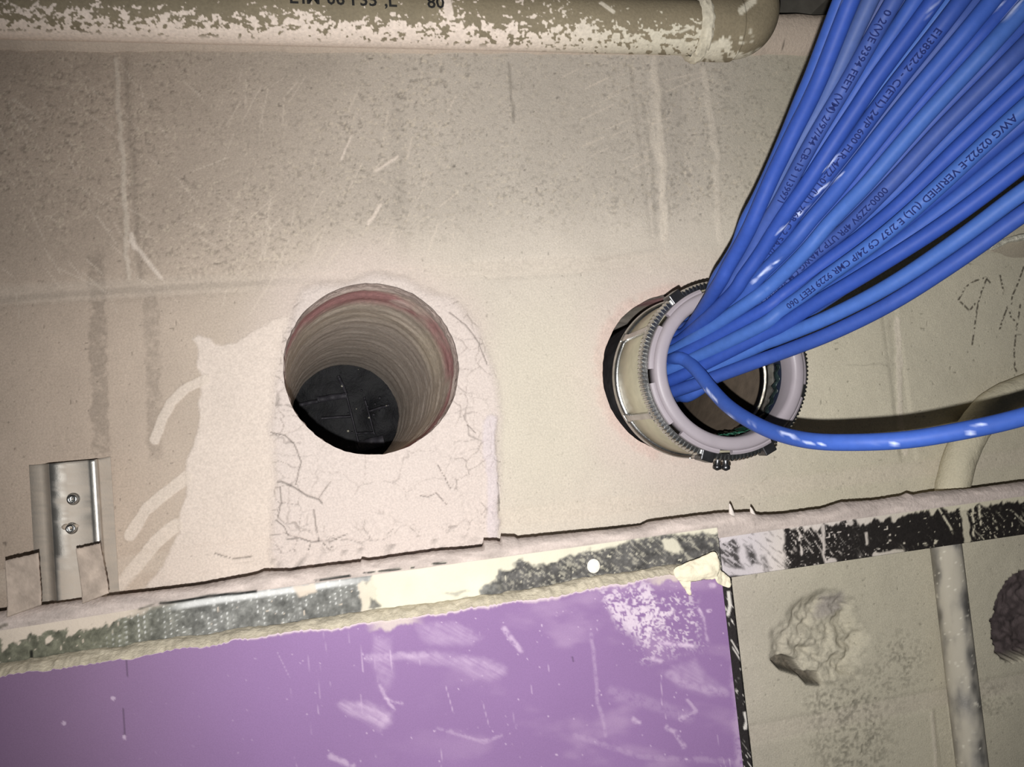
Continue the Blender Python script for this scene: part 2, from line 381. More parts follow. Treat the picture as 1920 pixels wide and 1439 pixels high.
    return h, np.clip(c, 0, .95), P

wall = empty('wall_back'); wall['kind'] = 'structure'
def rim(th, seed):
    return 1+.012*(vnoise(th*5+9, th*0, seed)-.5)+.008*(vnoise(th*16+3, th*0, seed+1)-.5)
HOLES = [(HL, HLR, 201), (HR, HRR, 211)]
def wall_patch(name, x0, x1, z0, z1, step, recess=0.0, roll=.0030):
    nx = max(3, int(round((x1-x0)/step))+1); nz = max(3, int(round((z1-z0)/step))+1)
    xs = np.linspace(x0, x1, nx); zs = np.linspace(z0, z1, nz)
    XX, ZZ = [a.ravel() for a in np.meshgrid(xs, zs, indexing='ij')]
    Fq = grid_faces(nx, nz)
    keep = np.ones(len(Fq), bool)
    for H, R0, sd in HOLES:
        dx, dz = XX-H[0], ZZ-H[1]; r = np.hypot(dx, dz); th = np.arctan2(dz, dx) % (2*np.pi)
        rr = R0*rim(th, sd); ins = r < rr
        if not ins.any(): continue
        keep &= ~ins[Fq].all(1)
        k = np.where(ins, rr/np.maximum(r, 1e-6), 1); XX = H[0]+dx*k; ZZ = H[1]+dz*k
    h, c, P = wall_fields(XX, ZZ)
    if recess == 0:
        e = np.min([XX-x0, x1-XX, ZZ-z0, z1-ZZ], axis=0)
        far = sm(np.max([(np.hypot(XX-H[0], ZZ-H[1]) < R0*1.75)*1.0 for H, R0, _ in HOLES], axis=0), 0, 1)
        edge = sm(-e, -roll*2.2, 0)
        h = h-edge*(.0008*(1-far)+.0001)
    under = sm(poly_sd(P, MUD), -6, 6)
    if recess == 0: h = h+edge*.0008*(1-far)*under
    Y = -h+recess*(1-.8*under)
    Fq = Fq[keep]; used = np.unique(Fq); mp = np.full(len(XX), -1); mp[used] = np.arange(len(used))
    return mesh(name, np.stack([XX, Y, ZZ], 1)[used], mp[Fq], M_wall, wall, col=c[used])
g_ = .0045
rows = [(.333, .133, [-.565, -.15, .266, .68, 1.09], (.0011,)), (.133, -.067, [-.35, .071, .478, .885], (.00075,)),
        (-.067, -.265, [-.565, -.15, .266, .68, 1.09], (.001,)), (-.265, -.465, [-.35, .071, .478, .885], (.001,))]
for zt, zb, js, st in rows:
    for a, b in zip(js[:-1], js[1:]):
        s_ = st[0]
        if b < -.2 or a > .66: s_ = .006
        if zt < 0 and b < .3: s_ = .004
        wall_patch('block', a+g_, b-g_, zb+g_, zt-g_, s_)
for zj in JZ[:-1]:
    wall_patch('mortar_bed', -.55, .95, zj-g_-.003, zj+g_+.003, .0011, recess=.0007)
for zt, zb, js, st in rows:
    for a in js[1:-1]:
        wall_patch('mortar_joint', a-g_-.003, a+g_+.003, zb, zt, .0011, recess=.0008)
# cored bores, through a 0.4 m wall
def bore(H, R0, sd, tilt, depth, n=200, ny=110):
    th = np.linspace(0, 2*np.pi, n, endpoint=False); t = np.linspace(0, 1, ny)**1.4
    TT, TH = np.meshgrid(t, th, indexing='ij'); y = -.0012+TT*depth
    ax = HLd(TT)
    gro = (vnoise(y*700, TH*1.5, sd+3)-.5)*.0007+(vnoise(y*110, TH*2, sd+4)-.5)*.0014
    fr = sm(-y, -.024, 0)
    rr = R0*rim(TH, sd)*(1-.0)+gro*sm(y, .001, .008)+fr*(vnoise(TH*26, y*500, sd+5)-.5)*.0022*sm(y, .0, .004)
    X = H[0]+tilt[0]*TT+rr*np.cos(TH); Z = H[1]+tilt[1]*TT+rr*np.sin(TH)
    V = np.stack([X, y, Z], -1).reshape(-1, 3); yf = y.ravel(); tf = TH.ravel()
    nn = fbm(tf*40, yf*1500, 18, 4, sd); n2 = fbm(tf*30, yf*400, 20, 3, sd+8)
    c = S(226, 214, 198)*(.74+.42*nn)[:, None]
    c = mix(c, S(206, 196, 190), sm(yf, .10, .16)*.5)
    red = sm(yf, .014, .022)*sm(-yf, -.072-.03*(n2-.5), -.046)*sm(n2, .15, .42)
    c = mix(c, S(196, 134, 138)*(.85+.3*nn)[:, None], red*.8)
    c = mix(c, S(214, 196, 188)*(.7+.5*nn)[:, None], sm(-yf, -.022, -.012)*.85)
    glob = sm(np.exp(-((tf-1.05)/.20)**2-((yf-.040)/.016)**2)+.7*(n2-.5), .45, .75); c = mix(c, S(238, 216, 206), glob*.8)
    c = mix(c, S(236, 224, 200), sm(np.exp(-((tf-.35)/.4)**2-((yf-.09)/.05)**2), .3, .8)*.5)
    lin = sm(np.abs(((yf*1000) % 23)-11), 10.4, 11)*.18; c = c*(1-lin)[:, None]
    return mesh('core_bore', V, grid_faces(ny, n, True), M_bore, wall, col=np.clip(c, 0, .9))
HLd = lambda t: t
far = un(648, 782, .40); bore(HL, HLR, 201, (far[0]-HL[0], far[2]-HL[1]), .40)
bore(HR, HRR, 211, (0, 0), .40, ny=60)

# caulked fillet along the head of the wall, and the steel deck above
def strip_x(name, x0, x1, nx, prof, mat, parent, fields, kind=None):
    """sweep prof(x)-> list of (y,z) along x"""
    xs = np.linspace(x0, x1, nx); V = np.array([[(x, y, z) for y, z in prof(x)] for x in xs]); k = V.shape[1]
    V = V.reshape(-1, 3); c, md = fields(V)
    return mesh(name, V, grid_faces(nx, k), mat, parent, col=c, mud=md)
def fillet(x):
    j = .0009*(vnoise(np.array([x*90.]), np.array([0.]), 301)[0]-.5)*2; t = .0024*(vnoise(np.array([x*60.]), np.array([3.]), 302)[0]-.5)
    zt = .3475+t
    return [(.004, .3125+j), (-.0015, .3140+j), (-.0050, .3190+j), (-.0085, .326), (-.0105, .334), (-.0105, .341), (-.0090, zt-.001), (-.006, zt+.0004), (.02, zt+.001)]
def fillet_col(V):
    P = proj(V); n = fbm(P[:, 0], P[:, 1], 80, 4, 41); n3 = fbm(P[:, 0], P[:, 1]*1.6, 10, 3, 43); c = np.tile(S(198, 182, 166), (len(V), 1))*(.86+.26*n)[:, None]
    c = c*(1-.12*sm(n3, .72, .8))[:, None]; c = c*(1-.25*sm(V[:, 2], .342, .346)*sm(n3, .3, .6))[:, None]
    k = sm(line_d(P, [(1461,82),(1470,81),(1468,87)]), 2.5, 1.0); c = c*(1-.7*k)[:, None]
    return np.clip(c, 0, .9), None
tr = strip_x('trim_1', -.5, .9, 900, fillet, M_mud, None, fillet_col); tr['kind'] = 'structure'
V = []; xs = []
x = -.62
while x < 1.1:
    xs += [(x, .358), (x+.058, .358), (x+.078, .395), (x+.132, .395)]; x += .152
ys = [-.42, -.02, .2]
V = np.array([[(px_, y, pz_) for y in ys] for px_, pz_ in xs]).reshape(-1, 3)
ce = mesh('ceiling', V, grid_faces(len(xs), len(ys)), M_deck, smooth=False); ce['kind'] = 'structure'
md = ce.modifiers.new('gauge', 'SOLIDIFY'); md.thickness = .0012

# ------------------------------------------------------------------ head tracks (deep metal track standing off the wall)
BEAD_L = [(-120,1165),(0,1147),(60,1138),(187,1120),(293,1108),(380,1097),(480,1078),(494,1072),(545,1071),(600,1063),(676,1054),(678,1050),(690,1052),(720,1048),(735,1045),(814,1034),
          (880,1029),(905,1026),(906,1014),(930,1014),(938,1016),(939,1006),(965,1007),(970,1010),(1070,1000),(1122,995),(1200,987),(1215,979),(1300,968),(1349,962)]
BEAD_R = [(1340,963),(1367,961),(1371,962),(1405,960),(1425,966),(1464,964),(1540,954),(1577,942),(1640,938),(1690,930),(1700,925),(1712,928),(1745,922),(1815,917),(1920,903),(2080,880)]
YF = -.066
def zline(pts, Y):
    W = np.array([un(a, b, Y) for a, b in pts]); return W[:, 0], W[:, 2]
bxl, bzl = zline(BEAD_L, -.0585); bxr, bzr = zline(BEAD_R, -.0585)
txl, tzl = zline([(0,1182),(380,1122),(1356,987)], YF); txr, tzr = zline([(1340,1010),(1464,992),(1920,930)], YF)
def track_col(V, right):
    P = proj(V); px, py = P.T; n1 = fbm(px, py, 50, 4, 111); n2 = fbm(px, py, 13, 3, 113); n3 = vnoise(px/3.4, py/3.4, 117)
    hat = vnoise((px*.8+py*.6)/16, (px*.6-py*.8)/2.6, 119)
    Q = P+np.stack([(n1-.5)*26+(n2-.5)*16, (n2-.5)*14], 1)
    face = V[:, 2] < (np.interp(V[:, 0], txr, tzr) if right else np.interp(V[:, 0], txl, tzl))-.0002
    if right:
        c = np.tile(S(40, 36, 34), (len(V), 1))*(.8+.4*n3)[:, None]; md = np.full(len(V), .35)  # bare steel's dark reflection put into its base colour
        cov = np.zeros(len(V))
        # smeared end near the joint
        k = sm(poly_sd(Q*.5+P*.5, [(1325,960),(1466,960),(1472,1010),(1475,1075),(1325,1085)]), -2, 4)
        hole = sm(poly_sd(Q, [(1346,1003),(1362,995),(1382,1010),(1388,1066),(1356,1062),(1344,1040)]), -3, 6)+sm(poly_sd(Q, [(1393,1020),(1410,1022),(1424,1058),(1405,1062)]), -3, 6) \
            + .7*sm(poly_sd(Q, [(1424,1040),(1440,1040),(1450,1068),(1432,1070)]), -3, 6)+.5*sm(hat, .72, .85)
        cov = np.maximum(cov, k*(1-np.clip(hole, 0, 1)*.9))
        cov = np.maximum(cov, np.clip(hole, 0, 1)*k*sm(hat, .55, .72)*.8)
        spl = vnoise((px*.62+py*.78)/12, (px*.78-py*.62)/2.6, 121)
        cov = np.maximum(cov, sm(spl, .74, .9)*sm(n1+.25*sm(-px, -1640, -1480), .38, .7)*.9)
        fine_ = vnoise(px/2.6, py/2.6, 129); cov = np.maximum(cov, sm(fine_, .80, .95)*sm(n1+.3*sm(-px, -1640, -1480), .3, .8)*.7)
        dots = vnoise(px/5.2, py/5.2, 125); cov = np.maximum(cov, sm(dots, .90, .95))
        topd = (np.interp(V[:, 0], txr, tzr)-V[:, 2])*2600
        cov = np.maximum(cov, sm(-(topd-5-34*(fbm(px+.25*py, py*.25, 10, 3, 127)-.38)), -2, 4))
        for pts, wd in (([(1806,935),(1810,990),(1812,1020)], 7), ([(1541,985),(1545,1030),(1550,1060)], 3), ([(1500,1000),(1500,1040)], 2), ([(1520,980),(1530,990)], 6), ([(1590,970),(1594,980)], 6),
                        ([(1645,1043),(1690,1036)], 6), ([(1560,1053),(1552,1058)], 7), ([(1826,950),(1826,1005)], 2.5), ([(1758,950),(1785,1000)], 2.2), ([(1838,950),(1840,985)], 2.2),
                        ([(1622,1000),(1624,1020)], 3), ([(1890,955),(1935,990)], 1.3)):
            cov = np.maximum(cov, sm(-line_d(Q*.4+P*.6, pts), -wd-1, -wd+1.5)*(.85 if wd > 2.6 else sm(n3, .25, .5)))
        pale = mix(np.tile(S(208, 198, 190), (len(V), 1)), S(200, 192, 194), sm(-px, -1480, -1400))
        pale = mix(pale, S(200, 192, 170), sm(px, 1560, 1800))
    else:
        gx = sm(px, 150, 420)
        c = S(118, 118, 102)*(1-gx[:, None])+S(124, 124, 120)*gx[:, None]
        dk = sm(px, 880, 960); c = c*(1-dk[:, None])+S(92, 90, 88)*dk[:, None]
        c = c*(.30+1.3*n2)[:, None]*(.75+.5*n3)[:, None]; md = np.full(len(V), .55)
        # glints of the knurled leg's dimples, painted as pale dots
        u = (V[:, 0]*1000) % 3.8; v_ = ((V[:, 2]*1000)+(np.floor(V[:, 0]*1000/3.8) % 2)*1.6) % 3.2
        dimple_hl = sm(-np.hypot(u-1.9, v_-1.6), -.85, -.35)*sm(n2, .38, .6)*sm(px, 150, 260)*sm(-px, -720, -640)*face
        c = mix(c, S(235, 235, 232), dimple_hl*.75*sm(n1, .25, .5))
        cov = np.zeros(len(V))
        cov = np.maximum(cov, sm(poly_sd(Q, [(690,1010),(905,980),(1160,985),(1280,960),(1360,940),(1360,1000),(1240,1003),(1205,1012),(1110,1035),(1060,1045),(1000,1062),(985,1050),(935,1072),(905,1118),(690,1160),(700,1100)]), -3, 4))
        cov = np.maximum(cov, .9*sm(poly_sd(Q, [(1238,1014),(1262,1010),(1280,1030),(1278,1042),(1250,1034)]), -2, 3))
        cov = np.maximum(cov, .9*sm(poly_sd(Q, [(545,1102),(590,1090),(600,1110),(560,1118)]), -3, 4))
        cov = np.maximum(cov, .9*sm(poly_sd(Q, [(676,1095),(720,1080),(720,1160),(672,1160),(670,1130)]), -3, 4))
        cov = np.maximum(cov, .75*sm(-line_d(Q, [(448,1192),(475,1186)]), -9, -5))
        hole = sm(poly_sd(Q, [(685,1118),(700,1122),(712,1135),(688,1142)]), -2, 4)+.6*sm(poly_sd(Q, [(830,1115),(870,1104),(885,1108),(850,1122)]), -2, 4)
        cov = cov*(1-np.clip(hole, 0, 1)*.9)
        cov = np.maximum(cov, sm(hat*.6+n3*.4, .50, .74)*.42*sm(px, 900, 1000))
        topd = (np.interp(V[:, 0], txl, tzl)-V[:, 2])*2600
        cov = np.maximum(cov, sm(-(topd-(4+22*sm(-px, -330, -120))*(.1+1.8*fbm(px+py*.4, py*.8, 13, 4, 127))), -2, 4)*sm(-px, -360, -200))
        cov = np.maximum(cov, sm(vnoise(px/6, py/6, 131), .92, .97)*.8)
        slit = sm(-line_d(P, [(300,1132),(345,1127),(392,1118),(480,1110)]), -4, -1.5)+sm(-line_d(P, [(590,1090),(650,1081),(700,1073),(775,1065)]), -3.5, -1)*sm(n2, .3, .5) \
            + sm(-line_d(P, [(812,1058),(836,1056)]), -3, -1)+.8*sm(-line_d(P, [(-5,1178),(12,1172)]), -5, -2)+.7*sm(-line_d(P, [(262,1142),(288,1134)]), -3.5, -1)
        cov = cov*(1-np.clip(slit, 0, 1))
        c = c*(1-.85*np.clip(slit, 0, 1))[:, None]  # open gap behind the lip painted as dark slits
        c = c*(1-.9*sm(-line_d(P, [(59,1222),(60,1243)]), -4, -1.5))[:, None]
        pale = mix(np.tile(S(214, 200, 184), (len(V), 1)), S(216, 210, 190), sm(px, 640, 720))
        fold_hl = sm(-np.abs(topd-7), -8, -2)*sm(px, 300, 360)*sm(-px, -740, -600)  # specular highlight along the top fold, painted into the colour
        c = mix(c, S(240, 240, 238), fold_hl*.7*(1-np.clip(slit, 0, 1)))
    c = c*(1-cov[:, None])+pale*(.9+.2*n1)[:, None]*cov[:, None]; md = np.maximum(md, cov)
    b_ = ~face
    slitm = 0 if right else np.clip(slit, 0, 1)
    bc = S(200, 186, 178)*(.62+.7*fbm(px*.5+py*.4, py*1.9, 20, 5, 133))[:, None]
    kb = b_*(1-slitm) if not right else b_*1.0
    c = c*(1-kb[:, None])+bc*kb[:, None]; md = np.maximum(md, kb)
    return np.clip(c, 0, .93), md
def make_track(name, x0, x1, zb, right):
    tx, tz, bx, bz = (txr, tzr, bxr, bzr) if right else (txl, tzl, bxl, bzl)
    t = empty(name)
    nx = int((x1-x0)/.0009)
    xs = np.linspace(x0, x1, nx); zt = np.interp(xs, tx, tz); zbt = np.maximum(np.interp(xs, bx, bz)+.0004*(vnoise(xs*900, xs*0, 141)-.5), zt+.003)
    zl = np.full(nx, zb)
    k1 = np.linspace(0, 1, 44)
    Zf = zl[:, None]+(zt-zl)[:, None]*k1
    Yf = np.full_like(Zf, YF); Yf += -.0006*np.exp(-((k1-.02)/.03)**2)
    k2 = np.linspace(0, 1, 16)[1:]
    n_ = fbm(np.repeat(xs[:, None]*1500, 15, 1), np.repeat(k2[None]*40, nx, 0), 10, 3, 143)
    Zb = zt[:, None]+(zbt-zt)[:, None]*np.sin(k2*np.pi/2)[None]*(1+.0*n_)
    Yb = YF+.0085*(1-np.cos(k2*np.pi/2))[None]-.0009*np.sin(k2*np.pi)[None]*(n_*2)
    Zw = np.stack([zbt-.001, zbt-.004, zt+.0, zt], 1); Yw = np.stack([np.full(nx, -.056), np.full(nx, -.0545), np.full(nx, -.050), np.full(nx, -.004)], 1)
    Y = np.hstack([Yf, Yb, Yw]); Z = np.hstack([Zf, Zb, Zw]); X = np.repeat(xs[:, None], Y.shape[1], 1)
    V = np.stack([X, Y, Z], -1).reshape(-1, 3)
    c, md = track_col(V, right)
    nf = 44
    idx = np.arange(len(V)).reshape(nx, -1)
    def sub(nm, a, b, mat):
        ii = idx[:, a:b].ravel(); return mesh(nm, V[ii], grid_faces(nx, b-a), mat, t, col=c[ii], mud=md[ii])
    lg = sub('front_leg', 0, nf, M_track)
    sdm = lg.modifiers.new('gauge', 'SOLIDIFY'); sdm.thickness = .0011; sdm.offset = 1
    sub('mud_bead', nf-1, V.shape[0]//nx-3, M_mud)
    sub('top_web', V.shape[0]//nx-4, V.shape[0]//nx, M_track)
    # rear leg against the wall
    Vb, Fb = box_vf((x0, -.0045, zb), (x1, -.0033, float(np.mean(zt))-.0005))
    mesh('rear_leg', Vb, Fb, M_track, t, col=np.tile(S(110, 108, 104), (8, 1)), mud=np.full(8, .4), smooth=False)
    return t
trackL = make_track('head_track', -.36, un(1349, 1020, YF)[0], -.121, False)
tag(trackL, 'longer galvanised head track smeared with cream mud, above the purple board', 'metal track')
trackR = make_track('head_track', un(1347, 1020, YF)[0]+.0004, .72, -.1215, True)
tag(trackR, 'dark spattered head track at the right, crossing in front of the conduit', 'metal track')
# small parts on the tracks
def dab(name, px, py, r, parent, Y=YF, col=S(240, 234, 222), sq=.35, mat=None):
    p = un(px, py, Y); n = 20; V = []; 
    for i, (rr, hh) in enumerate(((1, 0), (.92, .45), (.6, .85), (.2, 1))):
        for k in range(n):
            a = 2*math.pi*k/n; V.append((p[0]+r*rr*math.cos(a), Y+.0004-r*sq*hh, p[2]+r*rr*math.sin(a)*1.05))
    Fq = grid_faces(4, n, True)
    V.append((p[0], Y+.0004-r*sq, p[2])); 
    Fl = [tuple(q) for q in Fq]+[(3*n+k, 3*n+(k+1) % n, 4*n) for k in range(n)]
    return mesh(name, V, Fl, mat or M_mud, parent, col=np.tile(col, (len(V), 1)))
dab('plaster_dab', 1113, 1062, .0052, trackL, sq=.18)
def spike(px0, py0, px1, py1, parent, Y=-.0600):
    a = un(px0, py0, Y); b = un(px1, py1, Y); C = np.array([a+(b-a)*t for t in np.linspace(0, 1, 8)])
    V, Fq = tube(C, np.array([.0036, .0030, .0025, .0021, .0017, .0014, .0010, .0003]), 10)
    mesh('mud_spike', V, Fq, M_mud, parent, col=np.tile(S(224, 214, 206), (len(V), 1)))
spike(1374, 976, 1368, 945, trackR); spike(1416, 978, 1407, 951, trackR)
def tab(name, quad, parent, Y=-.0672, thick=.0013, ret=None):
    """a bent-up lug of the track, leaning on its foot"""
    n = 24; (a, b, c_, d_) = [un(*q, Y) for q in quad]    # top-left, top-right, bottom-right, bottom-left
    V = []; 
    for j in range(n):
        for i in range(n):
            u, v = i/(n-1), j/(n-1)
            p = (a*(1-u)+b*u)*(1-v)+(d_*(1-u)+c_*u)*v
            y = Y-.0022*max(0, v-.82)/.18*.8+.0004*math.sin(u*3+v*2)
            V.append((p[0]+.0004*random.random()*(u > .99), y, p[2]+(.0005*random.random() if j == 0 else 0)))
    V = np.array(V); P = proj(V); nn = fbm(P[:, 0], P[:, 1], 22, 4, 151); n3 = vnoise(P[:, 0]/3, P[:, 1]/3, 153)
    c = np.tile(S(184, 168, 154), (len(V), 1))*(.5+.85*nn+.14*n3)[:, None]
    o = mesh(name, V, grid_faces(n, n), M_track, parent, col=np.clip(c, 0, .9), mud=np.full(len(V), .9))
    md = o.modifiers.new('gauge', 'SOLIDIFY'); md.thickness = thick; md.offset = -1
    return o
tab('lug', [(10,1052),(72,1038),(80,1134),(16,1157)], trackL)
tab('lug', [(143,1030),(188,1020),(206,1112),(157,1132)], trackL)

# ------------------------------------------------------------------ furring channel at the left
ch = tag(empty('furring_channel'), 'short galvanised furring channel with two screws, fixed to the wall at the left edge', 'metal channel')
prof = [(54, 872, -.0035), (76, 871, -.0036), (84, 870, -.006), (90, 870, -.020), (92, 870, -.0222), (102, 869, -.0228), (122, 868, -.0224), (126, 867, -.0215), (163, 864, -.0215), (167, 864, -.0228),
        (176, 863, -.0230), (181, 862, -.0218), (183, 861, -.012), (186, 860, -.0045), (207, 855, -.0036)]
zt = un(130, 866, -.02)[2]; zb_ = -.105; nz = 70
zs = np.linspace(zt, zb_, nz)
V = []
for z in zs:
    for (a, b, Y) in prof:
        p = un(a, b, Y); V.append((p[0], Y, z+(un(a, b, Y)[2]-zt)*.6*max(0, 1-(zt-z)/.01)))
V = np.array(V)
P = proj(V); nn = fbm(P[:, 0]*1.6, P[:, 1]*.8, 16, 4, 161); n3 = vnoise(P[:, 0]/3, P[:, 1]/4, 163); n1 = fbm(P[:, 0], P[:, 1], 50, 3, 165)
kcol = np.tile(np.arange(len(prof)), nz)
dust = np.where((kcol <= 2) | (kcol >= 13), .85, .0)
dust = np.maximum(dust, sm(n1*.6+nn*.4, .52, .66)*.75*(np.isin(kcol, [5, 6, 7])))
dust = np.maximum(dust, sm(P[:, 1], 1040, 1075)*.8*(kcol > 4))
dust = np.clip(np.maximum(dust, (.35+.6*nn)*(~np.isin(kcol, [4, 5, 9, 10])))+.3*(n3-.5), 0.1, 1)
c = np.tile(S(196, 194, 188), (len(V), 1))*(.6+.6*nn)[:, None]
c = mix(c, S(196, 182, 166), dust*.9); md_ = dust
o = mesh('channel_body', V, grid_faces(nz, len(prof)), M_galv, ch, col=np.clip(c, 0, .9), mud=md_)
s_ = o.modifiers.new('gauge', 'SOLIDIFY'); s_.thickness = .0007; s_.offset = 1
for sx, sy, r in ((138, 936, .0042), (135, 991, .0040)):
    p = un(sx, sy, -.0215)
    V, Fq = lathe([(.0006, -.0236), (r*.35, -.0236), (r*.40, -.0250), (r*.72, -.0252), (r*.8, -.0240), (r*.82, -.0226), (r, -.0224), (r, -.0216)], p[0], p[2], 24)
    o = mesh('screw', V, Fq, M_steel, ch)
    if sx == 135:
        scr_ = o; o['label'] = 'screw half buried in dried mud'
        Vd, Fd = tube(np.array([un(116+4*k, 989-.3*k, -.0222) for k in range(9)]), [.0008, .0019, .0022, .0019, .0018, .0017, .0017, .0014, .0004], 10)
        mesh('mud_lump', Vd, Fd, M_mud, scr_, col=np.tile(S(186, 172, 156), (len(Vd), 1)))

# ------------------------------------------------------------------ purple plasterboard
bd = tag(empty('plasterboard'), 'purple plasterboard sheet with white scuffs and a torn top corner, below the head track', 'plasterboard')
YB = -.0815
tl = un(-150, 1289, YB); x0b = -.34; x1b = un(1365, 1190, YB)[0]
ztop = lambda x: np.interp(x, [un(0,1268,YB)[0], un(480,1198,YB)[0], un(933,1134,YB)[0], un(1240,1083,YB)[0], un(1350,1070,YB)[0]],
                           [un(0,1268,YB)[2], un(480,1198,YB)[2], un(933,1134,YB)[2], un(1240,1083,YB)[2], un(1350,1068,YB)[2]])
xs = np.r_[np.linspace(x0b, -.24, 12)[:-1], np.linspace(-.24, x1b, 560)]; zk = np.r_[np.linspace(0, 1, 190)**1.15*.19, .24, .34]
XX = np.repeat(xs[:, None], len(zk), 1); rag = (fbm(xs*1500, xs*0, 30, 4, 171)-.5)*.0042+(vnoise(xs*700, xs*0, 173)-.5)*.0012
zt_ = ztop(xs)+rag; ZZ = zt_[:, None]-zk[None]
V = np.stack([XX.ravel(), np.full(XX.size, YB), ZZ.ravel()], 1)
P = proj(V); px, py = P.T
n1 = fbm(px, py, 220, 4, 181); n2 = fbm(px, py, 40, 4, 183); n3 = fbm(px, py, 9, 3, 185); n4 = vnoise(px/3, py/3, 187)
c = np.tile(S(139, 108, 152), (len(V), 1)); c = mix(c, S(132, 107, 133), sm(-px, -560, -60)*.75); c = c*(.93+.14*n1)[:, None]
pw = S(206, 184, 206); Q = P+np.stack([(n2-.5)*34, (n3-.5)*18], 1)
k = sm(poly_sd(Q, [(1125,1105),(1210,1090),(1262,1150),(1215,1215),(1185,1195),(1150,1165)]), -6, 14)*sm(n3*.6+n4*.4, .40, .56); c = mix(c, S(214, 198, 210), k*.85)
k = sm(poly_sd(Q, [(1190,1120),(1290,1110),(1320,1210),(1210,1240)]), -20, 20)*sm(n3*.55+n4*.45, .54, .66); c = mix(c, S(214, 198, 210), k*.75)
for pts, wd, s_ in (([(1238,1206),(1298,1213)], 4, .9), ([(945,1180),(975,1220)], 6, .6), ([(710,1285),(725,1310),(738,1330)], 3.5, .5), ([(722,1310),(752,1320)], 3, .4),
                    
                    ([(690,1235),(800,1228)], 8, .3), ([(1255,1265),(1290,1285),(1360,1300)], 9, .25),
                    ([(1250,1365),(1268,1375),(1282,1400)], 5, .55), ([(1275,1350),(1305,1335),(1290,1315)], 4, .4), ([(1190,1350),(1200,1356)], 5, .55), ([(1225,1237),(1235,1240)], 6, .6), ([(1110,1190),(1120,1310),(1135,1380)], 4, .25),
                    ([(620,1420),(660,1438)], 7, .45), ([(820,1365),(905,1392),(940,1380)], 3.5, .3), ([(1080,1380),(1200,1420),(1390,1430)], 6, .18), ([(1380,1200),(1385,1300),(1390,1440)], 14, .35),
                    ([(1150,1300),(1220,1320),(1290,1345)], 14, .15), ([(1320,1160),(1328,1200)], 3, .5), ([(1310,1143),(1316,1155)], 3.5, .9), ([(1328,1146),(1332,1145)], 4, .9), ([(1332,1098),(1338,1100)], 5, .7)):
    d = line_d(Q*.35+P*.65, pts, 60); k = sm(-d, -wd*1.3, -wd*.3)*s_*(.55+.75*n3)*sm(n4*.4+n3*.6, .18, .5); c = mix(c, pw, np.clip(k, 0, .9))
for poly, s_ in (([(634,1322),(650,1314),(690,1316),(735,1334),(730,1358),(712,1372),(690,1360),(655,1342)], .5), ([(740,1225),(820,1222),(905,1232),(948,1250),(948,1268),(920,1277),(880,1270),(830,1250),(770,1243)], .34),
                ([(770,1168),(850,1165),(905,1195),(880,1212),(805,1213),(785,1195)], .26), ([(700,1190),(735,1195),(738,1270),(722,1300),(705,1290),(695,1240)], .24), ([(1255,1250),(1300,1235),(1330,1270),(1370,1290),(1330,1310),(1270,1290)], .26)):
    stre = vnoise((px*.87+py*.5)/30, (py*.87-px*.5)/3.2, 197)
    c = mix(c, pw, sm(poly_sd(Q*.5+P*.5, poly), -6, 12)*s_*(.45+.8*stre)*(.6+.8*n3))
r2 = random.Random(11)
for k_ in range(30):
    x = r2.uniform(520, 1370); y = r2.uniform(1170, 1430); L = r2.uniform(6, 55); a = 1.45+r2.gauss(0, .12)
    d = line_d(P, [(x, y), (x+L*math.cos(a), y+L*math.sin(a))], 5); c = mix(c, pw, sm(-d, -1.3, -.2)*r2.uniform(.12, .5))
k = sm(vnoise(px/4, py/4, 191), .955, .985); c = mix(c, pw, k*.7*sm(px, 100, 900))
haze = sm(fbm(px+.5*py, py*2-px*.3, 120, 4, 193), .48, .75)*sm(px, 600, 1150); c = mix(c, S(182, 156, 184), haze*.38)
for pts in ([(237,1235),(239,1268)], [(232,1330),(233,1380)], [(1073,1233),(1075,1240)]):
    c = c*(1-.45*sm(-line_d(P, pts, 6), -2.4, -.8))[:, None]
for x_, y_ in ((233, 1383), (212, 1310), (120, 1357)):
    c = mix(c, pw, sm(-np.hypot(px-x_, py-y_), -5, -3)*.7)
topd = (np.repeat(zt_[:, None], len(zk), 1).ravel()-V[:, 2])*2700
k = sm(-topd, -10*n2*sm(px, 300, 700)-1.2, -.2); c = mix(c, S(222, 204, 206), k*.8)
k = sm(-(topd-26*n2), -6, 0)*np.maximum(sm(-np.abs(px-740), -60, -20), sm(-np.abs(px-1260), -60, -20)); c = mix(c, S(204, 190, 180), k*.8)
o = mesh('board_face', V, grid_faces(len(xs), len(zk)), M_board, bd, col=np.clip(c, 0, .93))
# ragged gypsum edge sloping from the paper up to the track
nk = 12; ks = np.linspace(0, 1, nk)
zg = ztop(xs)
X2 = np.repeat(xs[:, None], nk, 1); nn = fbm(X2*1500, ks[None]*26+X2*0, 9, 3, 201)
Y2 = YB+.0002+(.0145)*ks[None]-.0016*(nn-.4)*np.sin(ks*np.pi)[None]
Z2 = zt_[:, None]*(1-ks)[None]+(zg+.0012+(fbm(xs*1500, xs*0+4, 40, 3, 203)-.5)*.0020)[:, None]*ks[None]+.0034*np.sin(ks*np.pi*.62)[None]*(.75+.6*nn)
V = np.stack([X2.ravel(), Y2.ravel(), Z2.ravel()], 1); P = proj(V); n3 = fbm(P[:, 0], P[:, 1], 12, 4, 205)
c = np.tile(S(212, 202, 180), (len(V), 1))*(.72+.5*n3)[:, None]
mesh('gypsum_edge', V, grid_faces(len(xs), nk), M_mud, bd, col=np.clip(c, 0, .9))
